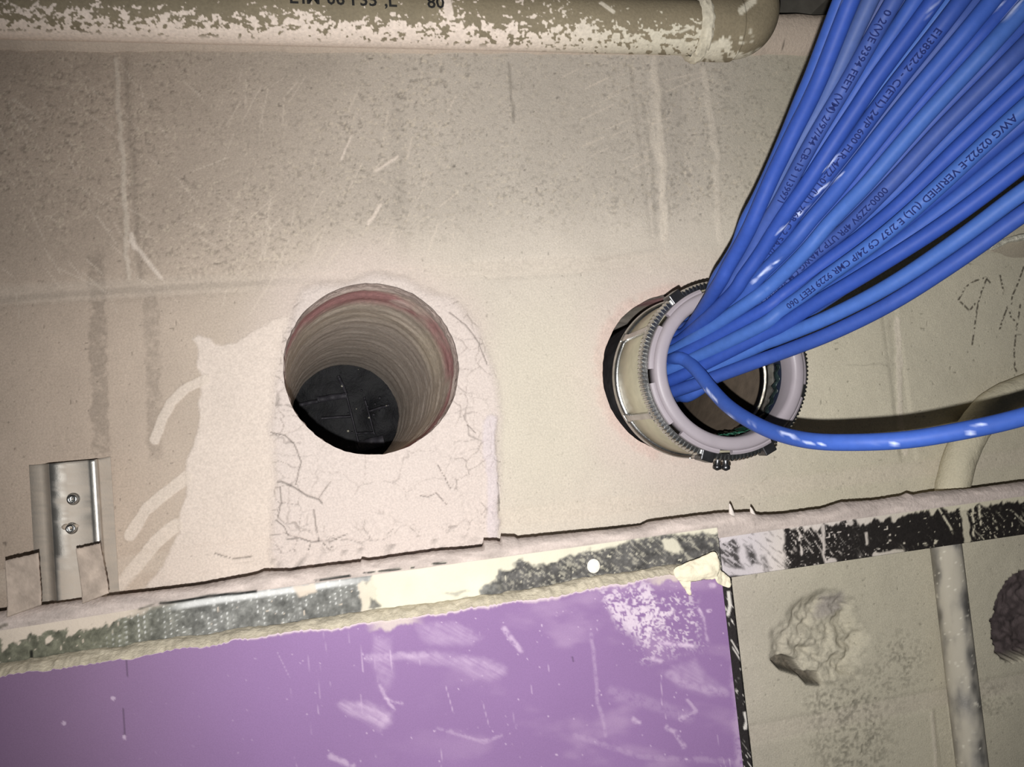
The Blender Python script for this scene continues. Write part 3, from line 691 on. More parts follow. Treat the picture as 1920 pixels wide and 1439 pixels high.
# side edge and back of the sheet
Vb, Fb = box_vf((x0b, YB+.0004, ztop(0.)-.36), (x1b-.0003, -.0672, float(ztop(0.))-.006))
mesh('gypsum_core', Vb, Fb, M_mud, bd, col=np.tile(S(205, 200, 190), (8, 1)), smooth=False)
# torn paper turned over at the corner
def sheet_px(name, rows_, mat, parent, thick=.0005, sub=2, crumple=0):
    nr, nc = len(rows_), len(rows_[0]); V = [un(a, b, Y) for r in rows_ for a, b, Y in r]
    o = mesh(name, V, grid_faces(nr, nc), mat, parent)
    md = o.modifiers.new('smooth', 'SUBSURF'); md.levels = sub; md.render_levels = sub
    if crumple:
        tx = bpy.data.textures.new('crumple', 'CLOUDS'); tx.noise_scale = .006; tx.noise_depth = 3
        md = o.modifiers.new('crumple', 'DISPLACE'); md.texture = tx; md.strength = crumple; md.texture_coords = 'LOCAL'
    md = o.modifiers.new('paper', 'SOLIDIFY'); md.thickness = thick
    return o
sheet_px('torn_paper', [[(1262,1066,-.0825),(1290,1055,-.083),(1318,1045,-.084),(1344,1028,-.085)],
                        [(1262,1075,-.0835),(1292,1064,-.0862),(1322,1060,-.088),(1348,1056,-.087)],
                        [(1266,1084,-.0845),(1292,1076,-.0872),(1322,1074,-.0885),(1352,1072,-.088)],
                        [(1276,1092,-.0838),(1295,1090,-.0842),(1318,1088,-.0845),(1340,1086,-.085)]], M_tornpaper, bd, sub=3, crumple=.004)
sheet_px('torn_paper', [[(1264,1074,-.0830),(1288,1090,-.0838),(1296,1088,-.0842)], [(1278,1096,-.083),(1288,1100,-.085),(1293,1104,-.085)], [(1290,1116,-.0824),(1294,1118,-.083),(1298,1116,-.083)]], M_tornpaper, bd, sub=3, crumple=.004)
sheet_px('torn_paper', [[(1340,1062,-.084),(1352,1070,-.084),(1370,1084,-.0835)], [(1338,1078,-.0865),(1354,1086,-.087),(1371,1095,-.085)], [(1342,1092,-.085),(1356,1100,-.085),(1368,1104,-.084)]], M_tornpaper, bd, sub=3, crumple=.004)

# ------------------------------------------------------------------ stud behind the board's edge
st = tag(empty('metal_stud'), 'dark upright stud flange showing along the right edge of the purple board', 'metal stud')
xr_ = un(1372, 1107, -.0668)[0]; xs = np.linspace(xr_-.045, xr_, 60); zs = np.linspace(-.1215, -.42, 240)
XX, ZZ = [a.ravel() for a in np.meshgrid(xs, zs, indexing='ij')]
V = np.stack([XX, np.full(XX.size, -.0664), ZZ], 1); P = proj(V); px, py = P.T
sp = vnoise((px*.55+py*.83)/14, (px*.83-py*.55)/2.4, 211); c = np.tile(S(46, 42, 42), (len(V), 1)); md_ = np.full(len(V), .35)
k = np.maximum(sm(sp, .80, .9)*sm(fbm(px, py, 40, 3, 213), .4, .6), 0)
for pts, wd in (([(1365,1112),(1368,1135),(1364,1153)], 3.2), ([(1396,1338),(1400,1352),(1396,1365)], 3.5), ([(1370,1200),(1385,1226)], 1.2), ([(1373,1215),(1392,1245)], 1.2)):
    k = np.maximum(k, sm(-line_d(P, pts), -wd-1, -wd+1))
c = mix(c, S(226, 220, 212), k*.85); md_ = np.maximum(md_, k)
o = mesh('stud_flange', V, grid_faces(60, 240), M_track, st, col=c, mud=md_)
s_ = o.modifiers.new('gauge', 'SOLIDIFY'); s_.thickness = .0008; s_.offset = 1
Vb, Fb = box_vf((xr_-.0009, -.0655, -.42), (xr_-.0001, -.008, -.1225))
mesh('stud_web', Vb, Fb, M_track, st, col=np.tile(S(70, 68, 66), (8, 1)), mud=np.full(8, .3), smooth=False)

# ------------------------------------------------------------------ sprinkler pipe at the top
pp = tag(empty('plastic_pipe'), 'olive plastic pipe spattered with white plaster, running along the top of the wall', 'pipe')
YP = -.075
a = un(-300, 3, YP); b = un(1340, 54, YP); dirp = (b-a)/np.linalg.norm(b-a); dirp[1] = 0; dirp /= np.linalg.norm(dirp)
a[1] = b[1] = YP
def pipe_paint(V, edge=True):
    P = proj(V); px, py = P.T; n1 = fbm(px, py, 70, 4, 221); n2 = fbm(px*.85+py*.55, py*1.2-px*.45, 10, 3, 223); n3 = vnoise(px/4, py/4, 225)
    c = np.tile(S(138, 127, 105), (len(V), 1))*(.85+.3*n1)[:, None]
    ylow = 60+px*.032
    rel = (ylow-py)/70.0                                 # 0 at the lower edge, 1 near the top
    dens = .605-.085*sm(rel, .08, .5)-.11*sm(rel, .5, .78)-.13*sm(rel, .75, .95)+.22*(n1-.5)
    dens = dens-.08*sm(-px, -130, 60)-.06*sm(px, 1100, 1200)-.13*sm(px, 1330, 1375)
    dens = dens+.10*sm(np.exp(-((px-700)/230)**2), .3, 1)*sm(-rel, -.75, -.35)
    cov = sm(n2*.75+n3*.25, 1-dens-.03, 1-dens+.03)
    k = sm(rel, .14, -.04)*sm(-px, -1150, -950); cov = np.maximum(cov, k)
    for pts, wd in (([(835,-10),(842,25)], 9), ([(1128,6),(1150,22)], 4), ([(1275,60),(1300,50)], 3), ([(1330,90),(1362,82)], 9), ([(1325,105),(1350,108)], 6), ([(1390,20),(1412,2)], 7)):
        cov = np.maximum(cov, sm(-line_d(P, pts), -wd-1, -wd+2))
    cc = mix(np.tile(S(232, 216, 202), (len(V), 1)), S(214, 206, 186), sm(px, 900, 1250))*(.94+.12*n3)[:, None]
    return np.clip(c*(1-cov[:, None])+cc*cov[:, None], 0, .93), n2
RP = .0194
nA = 1400; nT = 190
C = np.array([a+(b-a)*t for t in np.linspace(0, 1, nA)]); V, Fq = tube(C, RP, nT); c, n2 = pipe_paint(V)
body = mesh('pipe_body', V, Fq, M_pipe, pp, col=c)
e0 = un(1303, 53, YP); e0[1] = YP; e1 = un(1372, 55, YP); e1[1] = YP
prof_t = np.array([0, .03, .06, .5, .97, 1.0]); prof_r = np.array([.0200, .0228, .0236, .0238, .0238, .0232])
tt = np.linspace(0, 1, 60); C = np.array([e0+(e1-e0)*t for t in tt]); V, Fq = tube(C, np.interp(tt, prof_t, prof_r), 80); c, _ = pipe_paint(V)
mesh('coupling', V, Fq, M_pipe, pp, col=c)
# lump of cement at the mouth of the coupling
tt = np.linspace(0, 1, 14); C = np.array([e0-dirp*.004+dirp*.011*t for t in tt]); V, Fq = tube(C, .0205+.0042*np.sin(tt*np.pi)**.6, 80)
V = np.array(V); cN = V.reshape(14, 80, 3); jit = vnoise(np.repeat(np.arange(14)[:, None]*.7, 80, 1), np.repeat(np.arange(80)[None]*.45, 14, 0), 231); cN += (cN-C[:, None])*((jit-.5)*.10)[..., None]
mesh('cement_collar', cN.reshape(-1, 3), Fq, M_pipe, pp, col=np.clip(np.tile(S(206, 198, 178), (len(V), 1))*(.75+.4*jit.reshape(-1, 1)), 0, .9))
# elbow turning upwards
Rb = .0175; cen = e1+np.array([0, 0, Rb]); C = [e1+dirp*t for t in np.linspace(-.002, 0, 3)]
for k in range(1, 22):
    an = math.pi/2*k/21; C.append(cen+dirp*Rb*math.sin(an)+np.array([0, 0, -Rb*math.cos(an)]))
last = C[-1]
for k in range(1, 12): C.append(last+np.array([0, 0, .006*k]))
V, Fq = tube(np.array(C), .0221, 72); c, _ = pipe_paint(V)
mesh('elbow', V, Fq, M_pipe, pp, col=c)
last2 = C[-1]

# ------------------------------------------------------------------ text wrapped on round things
def text_mesh(txt, size):
    cu = bpy.data.curves.new('t', 'FONT'); cu.body = txt; cu.size = size; cu.resolution_u = 2; cu.offset = size*.018
    o = bpy.data.objects.new('t', cu); COL.objects.link(o)
    dg = bpy.context.evaluated_depsgraph_get(); dg.update()
    me = o.evaluated_get(dg).to_mesh(); bm = bmesh.new(); bm.from_mesh(me)
    for q in np.arange(-.3, 1.05, .09):        # slice the letters so that they can bend round the jacket
        bmesh.ops.bisect_plane(bm, geom=bm.verts[:]+bm.edges[:]+bm.faces[:], plane_co=(0, q*size, 0), plane_no=(0, 1, 0))
    bmesh.ops.triangulate(bm, faces=bm.faces[:]); bm.verts.ensure_lookup_table(); bm.verts.index_update()
    V = np.array([v.co[:] for v in bm.verts]); Fc = [tuple(v.index for v in f.verts) for f in bm.faces]; bm.free()
    o.evaluated_get(dg).to_mesh_clear(); bpy.data.objects.remove(o, do_unlink=True); bpy.data.curves.remove(cu)
    return V, Fc
def wrap_text(name, txt, C, r, s0, size, parent, mat, roll=0.0, flip=False, stretch=1.0):
    V, Fc = text_mesh(txt, size); V[:, 1] -= size*.36
    s = np.r_[0, np.cumsum(np.linalg.norm(np.diff(C, axis=0), axis=1))]; T, W, B = frames(C)
    sg = -1 if flip else 1
    u = s0+sg*V[:, 0]*stretch; ph = roll+sg*V[:, 1]/r
    I = lambda A: np.stack([np.interp(u, s, A[:, k]) for k in range(3)], 1)
    Cn, Wn, Bn = I(C), I(W), I(B)
    Wn /= np.linalg.norm(Wn, axis=1)[:, None]; Bn /= np.linalg.norm(Bn, axis=1)[:, None]
    # T x W points to screen-left of travel; letters stand on it
    O = Cn+(r*1.016)*(np.cos(ph)[:, None]*Wn-np.sin(ph)[:, None]*Bn)
    return mesh(name, O, Fc, mat, parent, smooth=False)
Cp = np.array([a+(b-a)*t for t in np.linspace(0, 1, 300)]); Lp = np.linalg.norm(b-a)
def s_at(px):  # arc length on the pipe under a photo column
    Pp = proj(Cp); return float(np.interp(px, Pp[:, 0], np.linspace(0, Lp, 300)))
for txt, px_ in (('L', 546), ('IM', 568), ('06', 614), ('F35', 658), (',L', 718), ('80', 796)):
    wrap_text('pipe_print', txt, Cp, RP, s_at(px_), .0122, pp, M_pink, roll=.62)

# ------------------------------------------------------------------ steel conduit at the right
cd = tag(empty('steel_conduit'), 'steel conduit rising behind the dark track and bending right under coating', 'conduit')
RC = .0123
def cond_paint(V, coated):
    P = proj(V); px, py = P.T; n1 = fbm(px, py, 60, 4, 241); n2 = fbm(px*1.5, py*.5, 20, 4, 243); n3 = vnoise(px/3.5, py/5, 245)
    if coated:
        c = np.tile(S(204, 196, 172), (len(V), 1))*(.84+.3*n1)[:, None]; return c, np.ones(len(V))
    c = np.tile(S(170, 166, 160), (len(V), 1))*(.5+.8*n2)[:, None]
    xc = 1773+(py-1025)*.1208
    cov = sm(n1*.6+n2*.4+.25*sm(-np.abs(px-xc+4), -26, -6)*sm(-py, -1330, -1230)+.2*sm(py, 1300, 1400)*sm(-np.abs(px-xc+12), -16, -4), (.36-.06*1), .74)*.8  # coating patches plus a highlight stripe painted along the tube
    c = mix(c, S(192, 184, 166), cov); md = np.clip(.25+cov, 0, 1)
    k = sm(n3, .88, .95)*.8; c = mix(c, S(226, 220, 204), k); return np.clip(c, 0, .9), np.maximum(md, k)
YC = -.0165
p1 = un(1775, 1040, YC); p2 = un(1823, 1440, YC); dx = (p2-p1); p3 = p2+dx*.5
C = spline([p1+(p1-p2)*.12, p1, (p1+p2)/2, p2, p3], 220); V, Fq = tube(C, RC, 48); c, md_ = cond_paint(V, False)
mesh('bare_tube', V, Fq, M_galv, cd, col=c, mud=md_)
pts = [un(1776, 1000, YC), un(1780, 960, YC), un(1788, 905, YC), un(1800, 860, YC), un(1822, 810, YC), un(1858, 765, YC), un(1905, 738, YC), un(1970, 718, YC), un(2060, 705, YC)]
C = spline(pts, 200); V, Fq = tube(C, RC*1.10, 48)
nn = fbm(V[:, 0]*1500, V[:, 2]*1500, 12, 3, 247); cN = V.reshape(200, 48, 3); cN += (cN-C[:, None])*((nn.reshape(200, 48)-.5)*.10)[..., None]
c, md_ = cond_paint(V, True)
o = mesh('coated_bend', cN.reshape(-1, 3), Fq, M_mud, cd, col=np.clip(c, 0, .9)); o['label'] = 'bend coated the same grey-beige as the wall'
# mud collar where the bend meets the track
# ------------------------------------------------------------------ curled flake of coating by the right edge
fk = empty('coating_flake'); tag(fk, 'pale shiny flake of coating curling off the wall under the cables at the far right', 'flake')
rows_ = []
for t in np.linspace(0, 1, 9):
    x_ = 1846+t*150; y_ = 464-33*t-8*t*(1-t)*3+14*max(0, t-.6)
    g = min(1, t*1.3)**1.3; rows_.append([(x_+2, y_-3, .001-.022*g), (x_+3, y_+2, .001-.023*g), (x_+5, y_+9+2*math.sin(t*20), .001-.020*g), (x_+10, y_+24, .0015-.010*g), (x_+12, y_+40, .002-.003*g), (x_+14, y_+52, .0035)])
o = sheet_px('flake_skin', rows_, M_wall, fk, thick=.0006)
me = o.data; Pq = proj(np.array([v.co[:] for v in me.vertices])); aa = me.color_attributes.new('paint', 'FLOAT_COLOR', 'POINT')
cc = np.ones((len(Pq), 4), np.float32); cc[:, :3] = S(176, 166, 148); aa.data.foreach_set('color', cc.ravel())
rl = [[(r[0][0]-1, r[0][1]-1, r[0][2]-.0006), (r[1][0], r[1][1]+1, r[1][2]-.0010), (r[2][0], r[1][1]+5+4*math.sin(i*2.1), r[2][2]-.0008)] for i, r in enumerate(rows_)]
sheet_px('flake_lip', rl, M_flake, fk, thick=.0005, sub=3, crumple=.0022)

# ------------------------------------------------------------------ threaded sleeve in the right hole
sl = tag(empty('cable_sleeve'), 'steel sleeve fitting with a grey plastic bushing, standing out of the right hole', 'sleeve')
XS, ZS = .2703, .0310
def lt(name, prof, mat, n=128, closed=True, parent=sl):
    V, Fq = lathe(prof, XS, ZS, n, closed); return mesh(name, V, Fq, mat, parent)
lt('barrel', [(.0585, .30), (.0585, -.016), (.0540, -.016), (.0540, .30)], M_dsteel)
lt('lining', [(.0538, .36), (.0538, -.072), (.0536, -.072), (.0536, .36)], M_inside)
lt('flange_ring', [(.0590, -.0140), (.0625, -.0135), (.0650, -.0155), (.0656, -.0195), (.0640, -.0225), (.0600, -.0230)], M_steel)
hub = lt('hub', [(.0605, -.021), (.0622, -.0235), (.0622, -.0735), (.0560, -.0745), (.0545, -.021)], M_panel)
for k in range(6):
    an = math.radians(206+60*k); u = np.array([math.cos(an), 0, math.sin(an)]); v = np.array([-math.sin(an), 0, math.cos(an)]); c0 = np.array([XS, 0, ZS])
    V = []
    for y, r0, wd in ((-.0210, .0650, .0046), (-.030, .0647, .0030), (-.066, .0647, .0030), (-.0745, .0650, .0046)):
        for s_, rr in ((-1, .0605), (-.75, r0), (.75, r0), (1, .0605)):
            V.append(c0+u*rr+v*wd*s_+np.array([0, y, 0]))
    Fq = [tuple(q) for q in grid_faces(4, 4)]+[(0, 1, 2, 3), (15, 14, 13, 12)]
    bevel(mesh('rib', V, Fq, M_steel, hub, smooth=False), .0006)
# knurled ring, real teeth
nt_ = 132; th = np.linspace(0, 2*np.pi, nt_*4, endpoint=False); tooth = np.where((np.arange(nt_*4) % 4) < 2, .00085, -.0003)
prof = [(.0620, -.0742), (.0652, -.0748), (.0660, -.0772), (.0660, -.0805), (.0652, -.0828), (.0615, -.0832)]
V = np.array([[(XS+(r+(tooth[i] if 0 < j < 5 else 0))*math.cos(t), y, ZS+(r+(tooth[i] if 0 < j < 5 else 0))*math.sin(t)) for i, t in enumerate(th)] for j, (r, y) in enumerate(prof)]).reshape(-1, 3)
o = mesh('knurled_ring', V, grid_faces(len(prof), len(th), True), M_steel, sl, smooth=False)
def radial_box(name, deg, r0, r1, y0, y1, half, mat, bev=.0008):
    an = math.radians(deg); u = np.array([math.cos(an), 0, math.sin(an)]); v = np.array([-math.sin(an), 0, math.cos(an)]); c0 = np.array([XS, 0, ZS])
    V = [c0+u*r+v*h_+np.array([0, y, 0]) for r in (r0, r1) for y in (y0, y1) for h_ in (-half, half)]
    return bevel(mesh(name, V, [(0, 1, 3, 2), (4, 6, 7, 5), (0, 4, 5, 1), (2, 3, 7, 6), (0, 2, 6, 4), (1, 5, 7, 3)], mat, sl, smooth=False), bev)
for dg_ in (121, 28, -67, -111):
    radial_box('lug', dg_, .0612, .0692, -.0855, -.0735, .0050, M_dsteel)
# pair of set screws below
for dg_, off in ((-101, 0), (-95.5, 0)):
    an = math.radians(dg_); u = np.array([math.cos(an), 0, math.sin(an)]); c0 = np.array([XS, -.0775, ZS])
    V, Fq = tube(np.array([c0+u*(.063+.0012*k) for k in range(10)]), [.0022]*6+[.0031, .0033, .0031, .0006], 12); mesh('set_screw', V, Fq, M_dsteel, sl)
# bushing with notched shoulder
bushing = lt('bushing', [(.0495, -.0740), (.0490, -.0880), (.0500, -.0905), (.0520, -.0915), (.0565, -.0912), (.0585, -.0900), (.0590, -.0880), (.0590, -.0740)], M_bush, 160)
for k in range(9):
    a0 = 2*math.pi*(k+.12)/9+.35; a1 = 2*math.pi*(k+.88)/9+.35; n = 20; V = []
    for t in np.linspace(a0, a1, n):
        for r, y in ((.0586, -.0838), (.0612, -.0838), (.0620, -.0850), (.0618, -.0872), (.0602, -.0882), (.0586, -.0882)):
            V.append((XS+r*math.cos(t), y, ZS+r*math.sin(t)))
    Fq = [tuple(q) for q in grid_faces(n, 6, True)]+[tuple(range(6)), tuple(range(n*6-1, n*6-7, -1))]
    mesh('bushing_tab', V, Fq, M_bush, bushing, smooth=False)
# bright threads and dark collar seen inside
lt('inner_thread', [(.0534, -.040), (.0500, -.0405), (.0496, -.0425), (.0500, -.0440), (.0497, -.0460), (.0502, -.0480), (.0534, -.0485)], M_thread)
lt('inner_collar', [(.0535, -.050), (.0522, -.050), (.0518, -.073), (.0535, -.073)], plain('navy_collar', tuple(S(38, 44, 60)), .25, .3, .0004, 300))

# crumpled green film lining the sleeve's mouth
fm = tag(empty('plastic_film'), 'scrap of crumpled green plastic film low inside the sleeve mouth', 'plastic film')
def film(a0, a1, y0, y1, n=46, k=9, amp=.0022, sd=261):
    V = []
    for i, t in enumerate(np.linspace(math.radians(a0), math.radians(a1), n)):
        for j in range(k):
            q = j/(k-1); r = .0492-amp*vnoise(np.array([i*.55]), np.array([j*.8]), sd)[0]*1.6*math.sin(math.pi*min(1, max(0, i/(n-1))))-.0002
            V.append((XS+r*math.cos(t), y0+(y1-y0)*q+.002*math.sin(i*.7), ZS+r*math.sin(t)))
    return np.array(V), grid_faces(n, k)
V, Fq = film(-112, -58, -.084, -.052); o = mesh('film_fold', V, Fq, M_film, fm); s_ = o.modifiers.new('skin', 'SOLIDIFY'); s_.thickness = .0003
V, Fq = film(-52, 2, -.072, -.066, sd=265, amp=.0012, k=4); o = mesh('film_fold', V, Fq, plain('clear_film', tuple(S(40, 52, 52)), .15, 0, .001, 260, spec=.9, var=.4), fm); s_ = o.modifiers.new('skin', 'SOLIDIFY'); s_.thickness = .0003

# ------------------------------------------------------------------ dark plastic sheet seen through the left hole
sh = tag(empty('plastic_sheet'), 'black plastic sheeting with dusty strips, seen through the empty left hole', 'plastic sheet')
n = 70; cen = un(640, 790, .47); xs = np.linspace(-.25, .25, n)
XX, ZZ = np.meshgrid(xs, xs, indexing='ij'); nn = fbm(XX.ravel()*1000, ZZ.ravel()*1000, 60, 4, 271).reshape(n, n)
V = np.stack([cen[0]+XX, .47+.02*(nn-.5), cen[2]+ZZ], -1).reshape(-1, 3)
sheet_ = mesh('sheet', V, grid_faces(n, n), M_sheet, sh)
def strip(p, q, wd, Y=.452):
    A, B = un(*p, Y), un(*q, Y); dd = (B-A)/np.linalg.norm(B-A); nr = np.array([-dd[2], 0, dd[0]])*wd/2
    V = []; m_ = 14
    for t in np.linspace(0, 1, m_):
        c_ = A+(B-A)*t; y_ = Y+.003*math.sin(t*9)
        for s_ in (-1, 0, 1): V.append((c_[0]+nr[0]*s_, y_-(.0012 if s_ == 0 else 0), c_[2]+nr[2]*s_))
    o = mesh('strip', V, grid_faces(m_, 3), M_tape, sheet_); s2 = o.modifiers.new('tape', 'SOLIDIFY'); s2.thickness = .0006
for p, q, wd in (((595,750),(650,742),.008), ((602,785),(660,781),.003), ((648,735),(672,830),.002), ((683,745),(702,815),.002), ((668,813),(702,812),.002), ((634,705),(650,740),.004), ((690,772),(730,760),.003), ((668,830),(672,850),.003), ((560,760),(600,752),.005), ((672,838),(720,826),.014)):
    strip(p, q, wd)
rr = random.Random(5)
for k in range(26):  # blobs added to give the sheet its bright glints
    px_ = rr.gauss(672, 26); py_ = rr.gauss(770, 40); p = un(px_, py_, .448); r = rr.uniform(.0008, .0022)
    V, Fq = lathe([(.0001, .4475), (r*.7, .4478), (r, .449), (r*.6, .4503)], p[0], p[2], 8); mesh('glint_blob', V, Fq, M_tape if k % 5 else M_flake, sheet_)

# ------------------------------------------------------------------ blue cables
RCAB = .0046
ST = {  # photo tracks of guide cables: six stations from the frame edge down to the sleeve mouth
 -.05: [(1640,-160),(1572,0),(1520,150),(1464,290),(1406,430),(1350,545),(1283,628)],
 0.0: [(1664,-160),(1596,0),(1536,150),(1474,290),(1410,430),(1350,545),(1283,632)],
 .22: [(1860,-160),(1750,0),(1640,150),(1535,300),(1450,430),(1366,555),(1279,645)],
 .60: [(2060,28),(1930,148),(1800,268),(1680,385),(1560,480),(1425,578),(1272,668)],
 .68: [(2060,88),(1930,196),(1790,325),(1660,438),(1540,524),(1415,602),(1270,674)],
 .85: [(2070,190),(1930,298),(1790,402),(1660,487),(1540,560),(1415,628),(1268,690)],
 .93: [(2070,264),(1930,353),(1800,449),(1670,535),(1540,602),(1415,652),(1268,704)],
 1.0: [(2070,308),(1930,395),(1800,487),(1670,571),(1540,634),(1415,676),(1268,718)]}
DEP = [.385, .400, .422, .448, .478, .512]
keys = sorted(ST)
def station(u, i, dy=0):
    x = np.interp(u, keys, [ST[k][i][0] for k in keys]); y = np.interp(u, keys, [ST[k][i][1] for k in keys])
    return x, y+dy
# (place across the fan, layer behind the front, extra drop at the mouth)
CAB = [(-.045, 1.2, 0), (0, 0, 0), (.05, 1.5, 0), (.078, 2.1, 0), (.118, .5, 0), (.168, .9, 0), (.222, 0, 0), (.262, 1.3, 0), (.287, .5, 0), (.325, 1.3, 0), (.362, .5, 0), (.402, .9, 0),
       (.442, .4, 0), (.482, 1.2, 0), (.52, .5, 0), (.56, 1.0, 0), (.612, .15, 0), (.682, .1, 0), (.722, .7, 0), (.752, 1.3, 0), (.792, 1.0, 0), (.852, 0, 0), (.932, .3, 0), (1.0, .4, 0),
       (.14, 3.0, 0), (.30, 3.0, 0), (.46, 2.8, 0), (.65, 2.2, 0), (.77, 2.6, 18), (.81, 2.4, 32), (.84, 2.4, 46)]
nC = len(CAB); LAY = np.array([c_[1] for c_ in CAB])
fine = 3; tsN = np.linspace(0, 5, 5*fine+1)
paths = [[] for _ in CAB]; prev = None
for ti in tsN:
    i0 = min(int(ti), 4); fr_ = ti-i0
    d0 = np.interp(ti, range(6), DEP)
    B = []
    for u, ly, dy in CAB:
        # smooth in-between of stations
        i_1, i2 = max(i0-1, 0), min(i0+2, 6)
        p = [np.array(station(u, j, dy*(j/6.)**3)) for j in (i_1, i0, i0+1, i2)]
        t = fr_; q = .5*(2*p[1]+(p[2]-p[0])*t+(2*p[0]-5*p[1]+4*p[2]-p[3])*t*t+(3*p[1]-p[0]-3*p[2]+p[3])*t**3)
        B.append(un(q[0], q[1], d=d0))
    B = np.array(B); mid = B.mean(0); ax = B[nC-2]-B[1]; ax = B[23]-B[1]; ax /= np.linalg.norm(ax)
    vw = mid-np.array([0, -D, 0]); vw -= ax*(vw@ax); vw /= np.linalg.norm(vw)
    q0 = (B-mid)@ax; off = B-mid-q0[:, None]*ax
    w0 = LAY*.0072
    q, w_ = q0.copy(), (w0 if prev is None else .5*w0+.5*prev).copy()
    for it in range(140):
        dq = q[:, None]-q[None]; dw = w_[:, None]-w_[None]; ds = np.hypot(dq, dw)+1e-9; np.fill_diagonal(ds, 9)
        ov = np.maximum(0, RCAB*2.0-ds)
        lay = LAY[:, None]-LAY[None]
        dw2 = np.where(np.abs(dw) < 1e-4, np.sign(lay)*1e-3, dw)
        nrm = np.hypot(dq, dw2)+1e-9
        q += (.35*ov*dq/nrm*.8).sum(1); w_ += (.35*ov*dw2/nrm*1.2).sum(1)
        q += .10*(q0-q)*(1 if it < 110 else .3); w_ += .03*(w0-w_)
    prev = w_
    for k in range(nC):
        paths[k].append(B[k]+ax*(q[k]-q0[k])+vw*w_[k])
# packed cross-section inside the sleeve, hugging its near side
mouth_pts = []
for k, (u, ly, dy) in enumerate(CAB):
    x, y = station(u, 6, dy); mouth_pts.append(un(x, y, -.086))
mp_ = np.array(mouth_pts); q2 = mp_[:, [0, 2]].copy(); ydep = -.088+.004*np.clip(LAY, 0, 2)
q2[:, 0] += LAY*.0060; tgt = q2.copy()
for it in range(300):
    dv = q2[:, None]-q2[None]; ds = np.hypot(dv[..., 0], dv[..., 1])+1e-9; np.fill_diagonal(ds, 9)
    ov = np.maximum(0, 2*RCAB*.98-ds); q2 += (.3*ov[..., None]*dv/ds[..., None]).sum(1); q2 += .03*(tgt-q2)
    rel = q2-np.array([XS, ZS]); rr = np.hypot(*rel.T); lim = .0485-RCAB; kk = np.where(rr > lim, lim/rr, 1); q2 = np.array([XS, ZS])+rel*kk[:, None]
CABLE_PATHS = []
for k in range(nC):
    m_ = np.array([q2[k, 0], -.080, q2[k, 1]]); inn = m_+np.array([0, .07, 0]); 
    pts = paths[k]
    pts = pts[:-1]+[pts[-1], m_+np.array([.004, -.006, .001]), m_+np.array([-.0, .016, 0]), inn, inn+np.array([0, .12, 0]), inn+np.array([0, .26, -.004])]
    e_ = pts[0]-pts[1]; e_ /= np.linalg.norm(e_); pts = [pts[0]+e_*.30, pts[0]+e_*.15]+pts
    CABLE_PATHS.append(spline(pts, 300))
SCUFF = [([(1560,30),(1582,-6)], 2), ([(1742,28),(1762,-6)], 3), ([(1868,20),(1882,4)], 2), ([(1888,32),(1902,16),(1918,-4)], 3.5), ([(1529,365),(1545,350),(1560,342),(1580,325)], 1.8), ([(1498,402),(1503,398)], 4),
         ([(1508,392),(1513,389)], 3), ([(1405,535),(1445,500),(1460,488)], 2.2), ([(1460,435),(1475,422)], 1.6), ([(1548,318),(1568,295),(1580,280)], 1.6), ([(1316,738),(1326,733),(1336,745),(1345,752)], 2), ([(1462,812),(1480,815),(1492,822)], 2.6),
         ([(1505,828),(1540,834)], 1.8), ([(1622,834),(1640,832)], 1.8), ([(1672,834),(1680,833)], 3), ([(1812,814),(1826,812)], 3.5), ([(1830,798),(1850,792)], 1.5), ([(1360,775),(1375,785)], 1.6), ([(1402,790),(1420,800)], 1.4)]
BASES = [S(50, 79, 152), S(43, 70, 146), S(59, 92, 160), S(46, 71, 142), S(54, 75, 138)]
def make_cable(C, label, grp, ci, lay=0, r=RCAB):
    V, Fq = tube(C, r, 22); P = proj(V); px, py = P.T
    s = np.repeat(np.linspace(0, 1, len(C)), 22); n1 = fbm(s*300, px*0+ci*7, 12, 3, 281+ci % 5)
    c = np.tile(BASES[ci % len(BASES)], (len(V), 1))*(.9+.2*n1)[:, None]
    if ci in (2, 3): c = mix(c, S(72, 76, 104), np.full(len(V), .5))
    if lay < 1.05 or r != RCAB:
        th = np.tile(np.linspace(0, 2*np.pi, 22, endpoint=False), len(C)); fr_ = np.cos(th) > .15
        n4 = vnoise(px/3, py/3, 283)
        for pts, wd in SCUFF:
            k = sm(-line_d(P, pts, 8), -wd-1.2, -wd*.3)*sm(n4, .15, .5)*fr_; c = mix(c, S(200, 210, 240), k*.8)
    n_ = len(V); Fq = [tuple(q) for q in Fq]+[tuple(range(21, -1, -1)), tuple(range(n_-22, n_))]     # cut ends
    o = mesh('data_cable', V, Fq, M_cable, None, col=np.clip(c, 0, .9))
    tag(o, label, 'cable', grp); return o
LAB = {1: 'bright blue cable along the upper left edge of the bundle, lying over the bushing', 0: 'blue cable just behind the upper left edge of the bundle',
       2: 'greyed blue cable tucked behind the upper left edge cable', 4: 'blue cable with printed footage, third from the bundle\'s upper left edge',
       6: 'smooth pale blue cable with a white paint streak near the top of the frame', 8: 'blue cable with a long printed legend, beside the pale streaked cable',
       10: 'blue cable carrying a white scuff halfway along the bundle', 14: 'blue cable with tiny blurred print in the middle of the bundle',
       16: 'pale blue cable above the one with large faint print, over the dark gap', 17: 'blue cable with large faint print in the lower half of the bundle',
       21: 'bright blue cable along the lower edge of the main bundle, above the shadow gap', 22: 'upper of the two blue cables separated below the main bundle',
       23: 'lower of the two blue cables separated below the main bundle, lowest of the fan'}
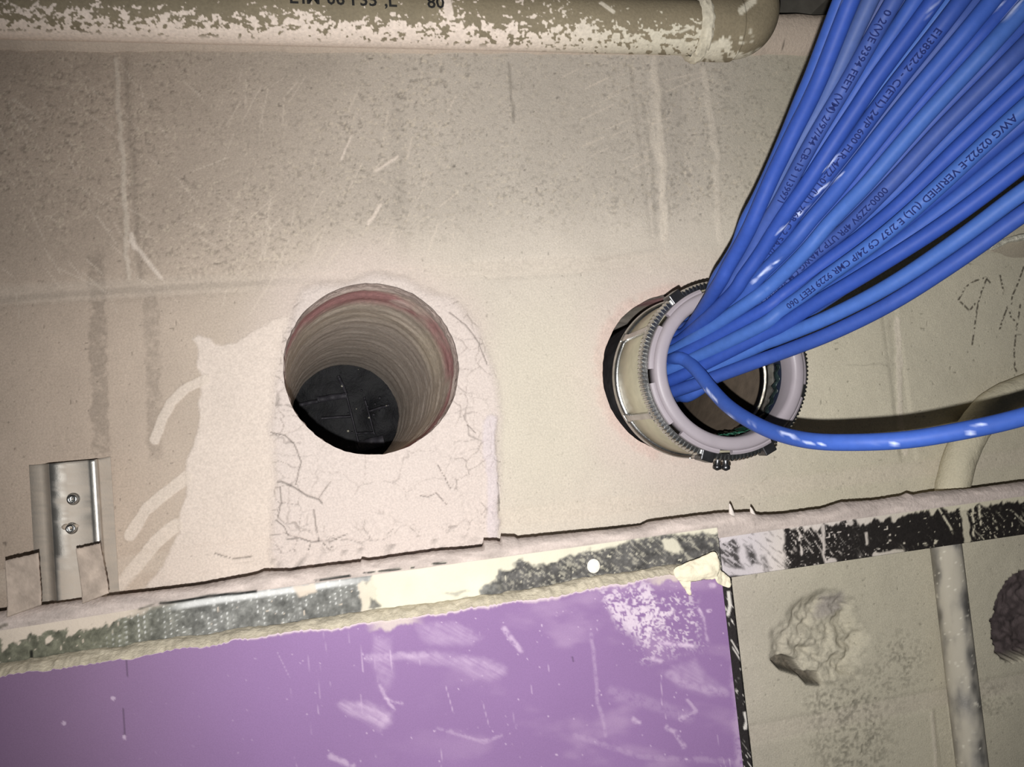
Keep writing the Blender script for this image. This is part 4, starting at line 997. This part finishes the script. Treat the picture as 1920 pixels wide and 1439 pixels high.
LAB.update({ 3: 'greyed blue cable half hidden left of the footage-printed cable', 9: 'plain blue cable just right of the long printed legend, set back',
 11: 'plain deep blue cable next to the white-scuffed cable', 12: 'plain blue cable at the very middle of the fan, wider than its neighbours',
 13: 'plain blue cable set back left of the one with tiny blurred print', 15: 'plain blue cable bordering the dark gap in the middle of the bundle',
 19: 'plain blue cable set back above the bright lower edge cable', 5: 'deep blue cable between the footage-printed cable and the pale streaked cable', 7: 'thin sliver of blue cable just right of the pale streaked cable',
            18: 'pale blue cable directly below the large faint print, in the lower half', 20: 'blue cable pressed against the upper side of the bright lower edge cable'})
GEN = 'plain blue cable packed in the middle of the bundle without visible print'
GENB = 'plain blue cable buried at the back of the bundle'
cabs = []
for k in range(nC):
    lab = LAB.get(k) or (GENB if LAY[k] >= 1.8 else GEN)
    cabs.append(make_cable(CABLE_PATHS[k], lab, 'blue data cables' if k in LAB else ('plain cables at the back' if LAY[k] >= 1.8 else 'plain cables in the bundle'), k, LAY[k]))
lo = [(1268,672,.548), (1288,678,.540), (1308,697,.528), (1335,731,.512), (1365,762,.492), (1405,789,.470), (1455,812,.448), (1520,827,.425), (1600,830,.408), (1700,825,.396), (1800,809,.388), (1900,787,.382), (2000,756,.378), (2100,720,.374)]
pl = [un(x, y, d=d_) for x, y, d_ in lo]
inn = un(1262, 676, -.078); pl = [inn+np.array([0, .30, 0]), inn+np.array([.002, .12, 0]), inn+np.array([0, .03, 0])]+pl
e_ = pl[-1]-pl[-2]; e_ /= np.linalg.norm(e_); pl += [pl[-1]+e_*.12, pl[-1]+e_*.3]
CL = spline(pl, 320)
loose = make_cable(CL, 'single loose blue cable sagging out of the sleeve below the rest of the bundle', 'blue data cables', 0, 0, RCAB*1.001)
def cab_s(C, px_, py_):
    P = proj(C); k = int(np.argmin(np.hypot(P[:, 0]-px_, P[:, 1]-py_))); s = np.r_[0, np.cumsum(np.linalg.norm(np.diff(C, axis=0), axis=1))]; return s[k]
for k, px_, py_, txt in ((4, 1672, 30, '0 2(V)E 9394 FEET (VM) 2/97/44 CB-13 1139971'), (8, 1760, 50, 'E138922-2 - C(ETL) 24/P 600 FLR-4/72-01 (UL) 7568-C.2 5A-7/1'),
                         (14, 1660, 352, '0000-2Z9V 4PR UTP 24AWG CM VERIFIED'), (17, 1905, 228, 'AWG 02922-E VERIFIED (UL) E 2/37 C9 24/P CMR 9229 FEET 060')):
    C = CABLE_PATHS[k]; o = wrap_text('jacket_print', txt, C, RCAB, cab_s(C, px_, py_), .0056, cabs[k], M_ink, roll=.1)
    o['label'] = 'dark printed legend'
